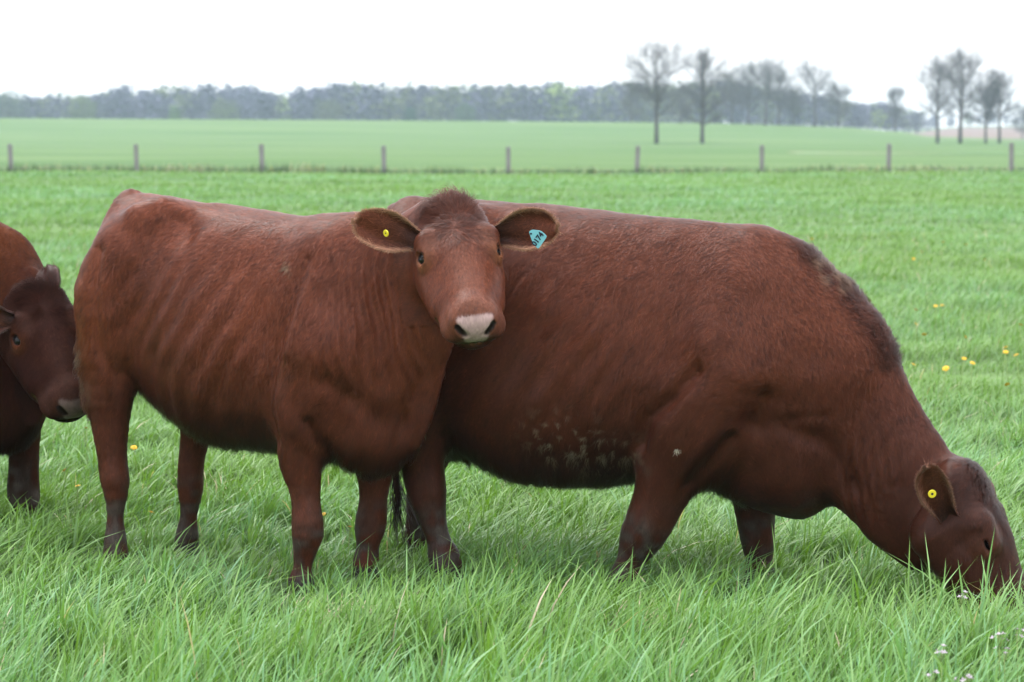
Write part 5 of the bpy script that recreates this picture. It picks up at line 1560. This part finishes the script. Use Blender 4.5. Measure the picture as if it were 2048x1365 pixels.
def dandelion_proto():
    rng = np.random.default_rng(3)
    V, F, o = [], [], 0
    for ring, (cnt, rr, lift) in enumerate(((20, 0.021, 0.15), (16, 0.016, 0.45), (11, 0.010, 0.85))):
        for k in range(cnt):
            a = 2 * math.pi * (k + rng.random() * 0.5) / cnt
            u = np.array([math.cos(a), math.sin(a), 0]); s = np.array([-math.sin(a), math.cos(a), 0]); z = np.array([0, 0, 1.0])
            e = u * rr * rng.uniform(0.85, 1.1) + z * (0.004 + rr * lift)
            m_ = u * rr * 0.5 + z * (0.006 + rr * lift * 0.8)
            V += [z * 0.002 + s * 0.0012, z * 0.002 - s * 0.0012, m_ - s * 0.0024, m_ + s * 0.0024, e - s * 0.0016, e + s * 0.0016]
            F += [(o, o + 1, o + 2, o + 3), (o + 3, o + 2, o + 4, o + 5)]; o += 6
    return np.array(V), F

def view_ground(px, py, z):
    """Point at height z in the view direction of a spot read off the photograph (2048 x 1365)."""
    th = math.radians(4.97)
    dx, du = (px - 1024) / 4800, (682.5 - py) / 4800
    d = np.array([dx, math.cos(th) + du * math.sin(th), -math.sin(th) + du * math.cos(th)])
    k = (z - 1.5) / d[2]
    return d[0] * k, d[1] * k

dv, df = dandelion_proto()
head0 = None
def dandelion(px, py, label, group, scale=1.0):
    global head0
    x, y = view_ground(px, py, 0.18)
    h = RNG.uniform(0.21, 0.25) if y > 10.5 else RNG.uniform(0.14, 0.17)
    x, y = view_ground(px, py, h)
    gz = float(ground_z(x, y))
    root = empty('dandelion', (x, y, gz)); tag(root, label, 'flower', group)
    if head0 is None:
        fl = mesh_obj('flower_head', dv, df, MAT_PETAL, root, False); head0 = fl
    else:
        fl = head0.copy(); COL.objects.link(fl); fl.parent = root
    fl.location = (0, 0, h); fl.rotation_euler = (RNG.normal(0.45, 0.2), RNG.normal(0, 0.2), RNG.uniform(0, 6.28)); fl.scale = (scale * 0.8,) * 3
    b = RNG.normal(0, 0.02, 2)
    V, F = ngon_tube(np.array([[b[0], b[1], -0.02], [b[0] * 0.4, b[1] * 0.4, h * 0.5], [0, 0, h + 0.002]]), np.array([0.0025, 0.0022, 0.002]), 6)
    mesh_obj('stem', V, F, MAT_STEM, root)

FL = [  # spot, label, group, size
    ((1624, 475), 'yellow dandelion alone in the meadow above the grazing cow\'s withers', None, 1.3),
    ((1886, 483), 'yellow dandelion in the farthest row at the right, third from the left', None, 1.1),
    ((1843, 503), 'yellow dandelion in the farthest scatter at the right, second from the left', None, 1.1),
    ((1827, 519), 'leftmost yellow dandelion of the farthest scatter at the right', None, 1.0),
    ((1932, 488), 'yellow dandelion in the farthest scatter at the right, second from the right', None, 1.0),
    ((1970, 521), 'rightmost yellow dandelion of the farthest scatter at the right', None, 1.2),
    ((1831, 622), 'yellow dandelion just left of the touching pair beside the cow\'s neck', None, 1.0),
    ((1871, 615), 'left dandelion of the touching pair right of the cow\'s neck', None, 1.1),
    ((1884, 614), 'right dandelion of the touching pair right of the cow\'s neck', None, 1.1),
    ((1831, 650), 'faint dandelion directly under the one left of the touching pair', None, 1.0),
    ((1848, 671), 'yellow dandelion between the cow\'s neck and the brightest dandelion', None, 1.1),
    ((1929, 676), 'brightest yellow dandelion in the open grass right of the cow\'s neck', None, 1.25),
    ((2012, 697), 'upper flower of the tall dandelion clump near the right edge', None, 1.2),
    ((2011, 706), 'lower flower of the tall dandelion clump near the right edge', None, 1.1),
    ((2041, 652), 'yellow dandelion highest up against the right edge', None, 1.0),
    ((2033, 712), 'pale dandelion right of the tall clump', None, 1.0),
    ((1928, 719), 'orange dandelion, left of the low pair under the brightest one', None, 0.9),
    ((1944, 728), 'orange dandelion, right of the low pair under the brightest one', None, 1.0),
    ((1892, 739), 'large low yellow dandelion right of the cow\'s mane', None, 1.2),
    ((1826, 731), 'small dandelion closest to the crest of the cow\'s neck', None, 0.9),
    ((2015, 771), 'lowest orange dandelion near the right edge', None, 0.9),
    ((130, 943), 'yellow dandelion between the dark cow\'s leg and the heifer\'s hind leg', None, 0.9),
    ((172, 858), 'small dandelion under the dark cow\'s chin', None, 0.7),
    ((156, 974), 'dull orange dandelion just below the one behind the dark cow\'s leg', None, 0.7),
    ((268, 897), 'bright yellow dandelion right of the heifer\'s near hind leg', None, 0.9),
    ((302, 1027), 'yellow dandelion between the heifer\'s two hind legs', None, 0.8),
    ((648, 1030), 'small dandelion right of the heifer\'s near front knee', None, 0.6),
    ((700, 1056), 'yellow dandelion left of the heifer\'s far front leg', None, 0.7),
]
for (p, lb, gr, sc) in FL: dandelion(p[0], p[1], lb, 'dandelions in the meadow', sc)

def pale_flower(px, py, label, seed):
    """Upright stem with a loose head of small four-petalled flowers."""
    rng = np.random.default_rng(seed)
    h = rng.uniform(0.20, 0.26)
    x, y = view_ground(px, py, h)
    root = empty('meadow_flower', (x, y, 0)); tag(root, label, 'flower', 'pale lilac meadow flowers')
    V, F = ngon_tube(np.array([[rng.normal(0, 0.02), rng.normal(0, 0.02), -0.02], [0.004, 0, h * 0.5], [0, 0, h]]), np.array([0.0022, 0.0018, 0.0014]), 6)
    mesh_obj('stem', V, F, MAT_STEM, root)
    for k in range(6):
        c = np.array([rng.normal(0, 0.011), rng.normal(0, 0.009), h + rng.uniform(-0.012, 0.010)])
        up = norm(c - np.array([0, 0, h - 0.03])); t1 = norm(np.cross(up, [0.2, 1, 0.1])); t2 = np.cross(up, t1)
        V, F = [], []
        for q in range(4):
            a = q * math.pi / 2 + rng.uniform(-0.2, 0.2)
            u = t1 * math.cos(a) + t2 * math.sin(a); s = np.cross(up, u)
            i = len(V)
            V += [c, c + u * 0.0045 + s * 0.0026 + up * 0.003, c + u * 0.008 + up * 0.004, c + u * 0.0045 - s * 0.0026 + up * 0.003]
            F.append((i, i + 1, i + 2, i + 3))
        mesh_obj('blossom', V, F, MAT_LILAC, root, False)
        V, F = ngon_tube(np.array([[0, 0, h - 0.03], (c + np.array([0, 0, h - 0.03])) / 2 + np.array([0, 0, -0.002]), c]), np.array([0.001, 0.0009, 0.0008]), 5)
        mesh_obj('stalk', V, F, MAT_STEM, root)
for k, (p, lb) in enumerate((((1922, 1190), 'pale meadow flower right under the grazing cow\'s cheek'),
                             ((1882, 1300), 'pale lilac flower below the grazing cow\'s head, left of the lower group'),
                             ((1860, 1350), 'pale lilac flower lowest in the frame at the right'),
                             ((1932, 1352), 'faint lilac flower at the bottom edge, right of the lowest one'),
                             ((2008, 1306), 'pale lilac flower near the right edge, in the middle of the lower group'),
                             ((1998, 1272), 'left of two high lilac flowers at the right edge under the muzzle'),
                             ((2034, 1264), 'right of two high lilac flowers at the right edge under the muzzle'))):
    pale_flower(p[0], p[1], lb, 40 + k)

# last year's straw: two bleached tufts in the foreground, one heap of stalks
def straw_tuft(px, py, n, spread, hh, label, lean, plume):
    x0, y0 = view_ground(px, py, 0.06)
    x = x0 + RNG.normal(0, spread, n); y = y0 + RNG.normal(0, spread * 0.8, n)
    o = blades('straw', x, y, hh * RNG.uniform(0.5, 1.25, n), RNG.uniform(0.003, 0.0065 if not plume else 0.009, n), RNG.normal(lean, 0.55, n), RNG.uniform(0.3, 1.0, n), np.full(n, 2.0), 4, label, 'straw')
straw_tuft(1262, 1262, 70, 0.055, 0.15, 'bleached straw tuft in the foreground left of the grazing cow\'s far leg', 0.5, True)
straw_tuft(700, 1222, 90, 0.10, 0.12, 'pale dry grass in front of the heifer\'s front feet', 0.6, False)
straw_tuft(430, 985, 16, 0.05, 0.20, 'few thin straw stalks behind the heifer\'s far hind leg', 2.6, False)
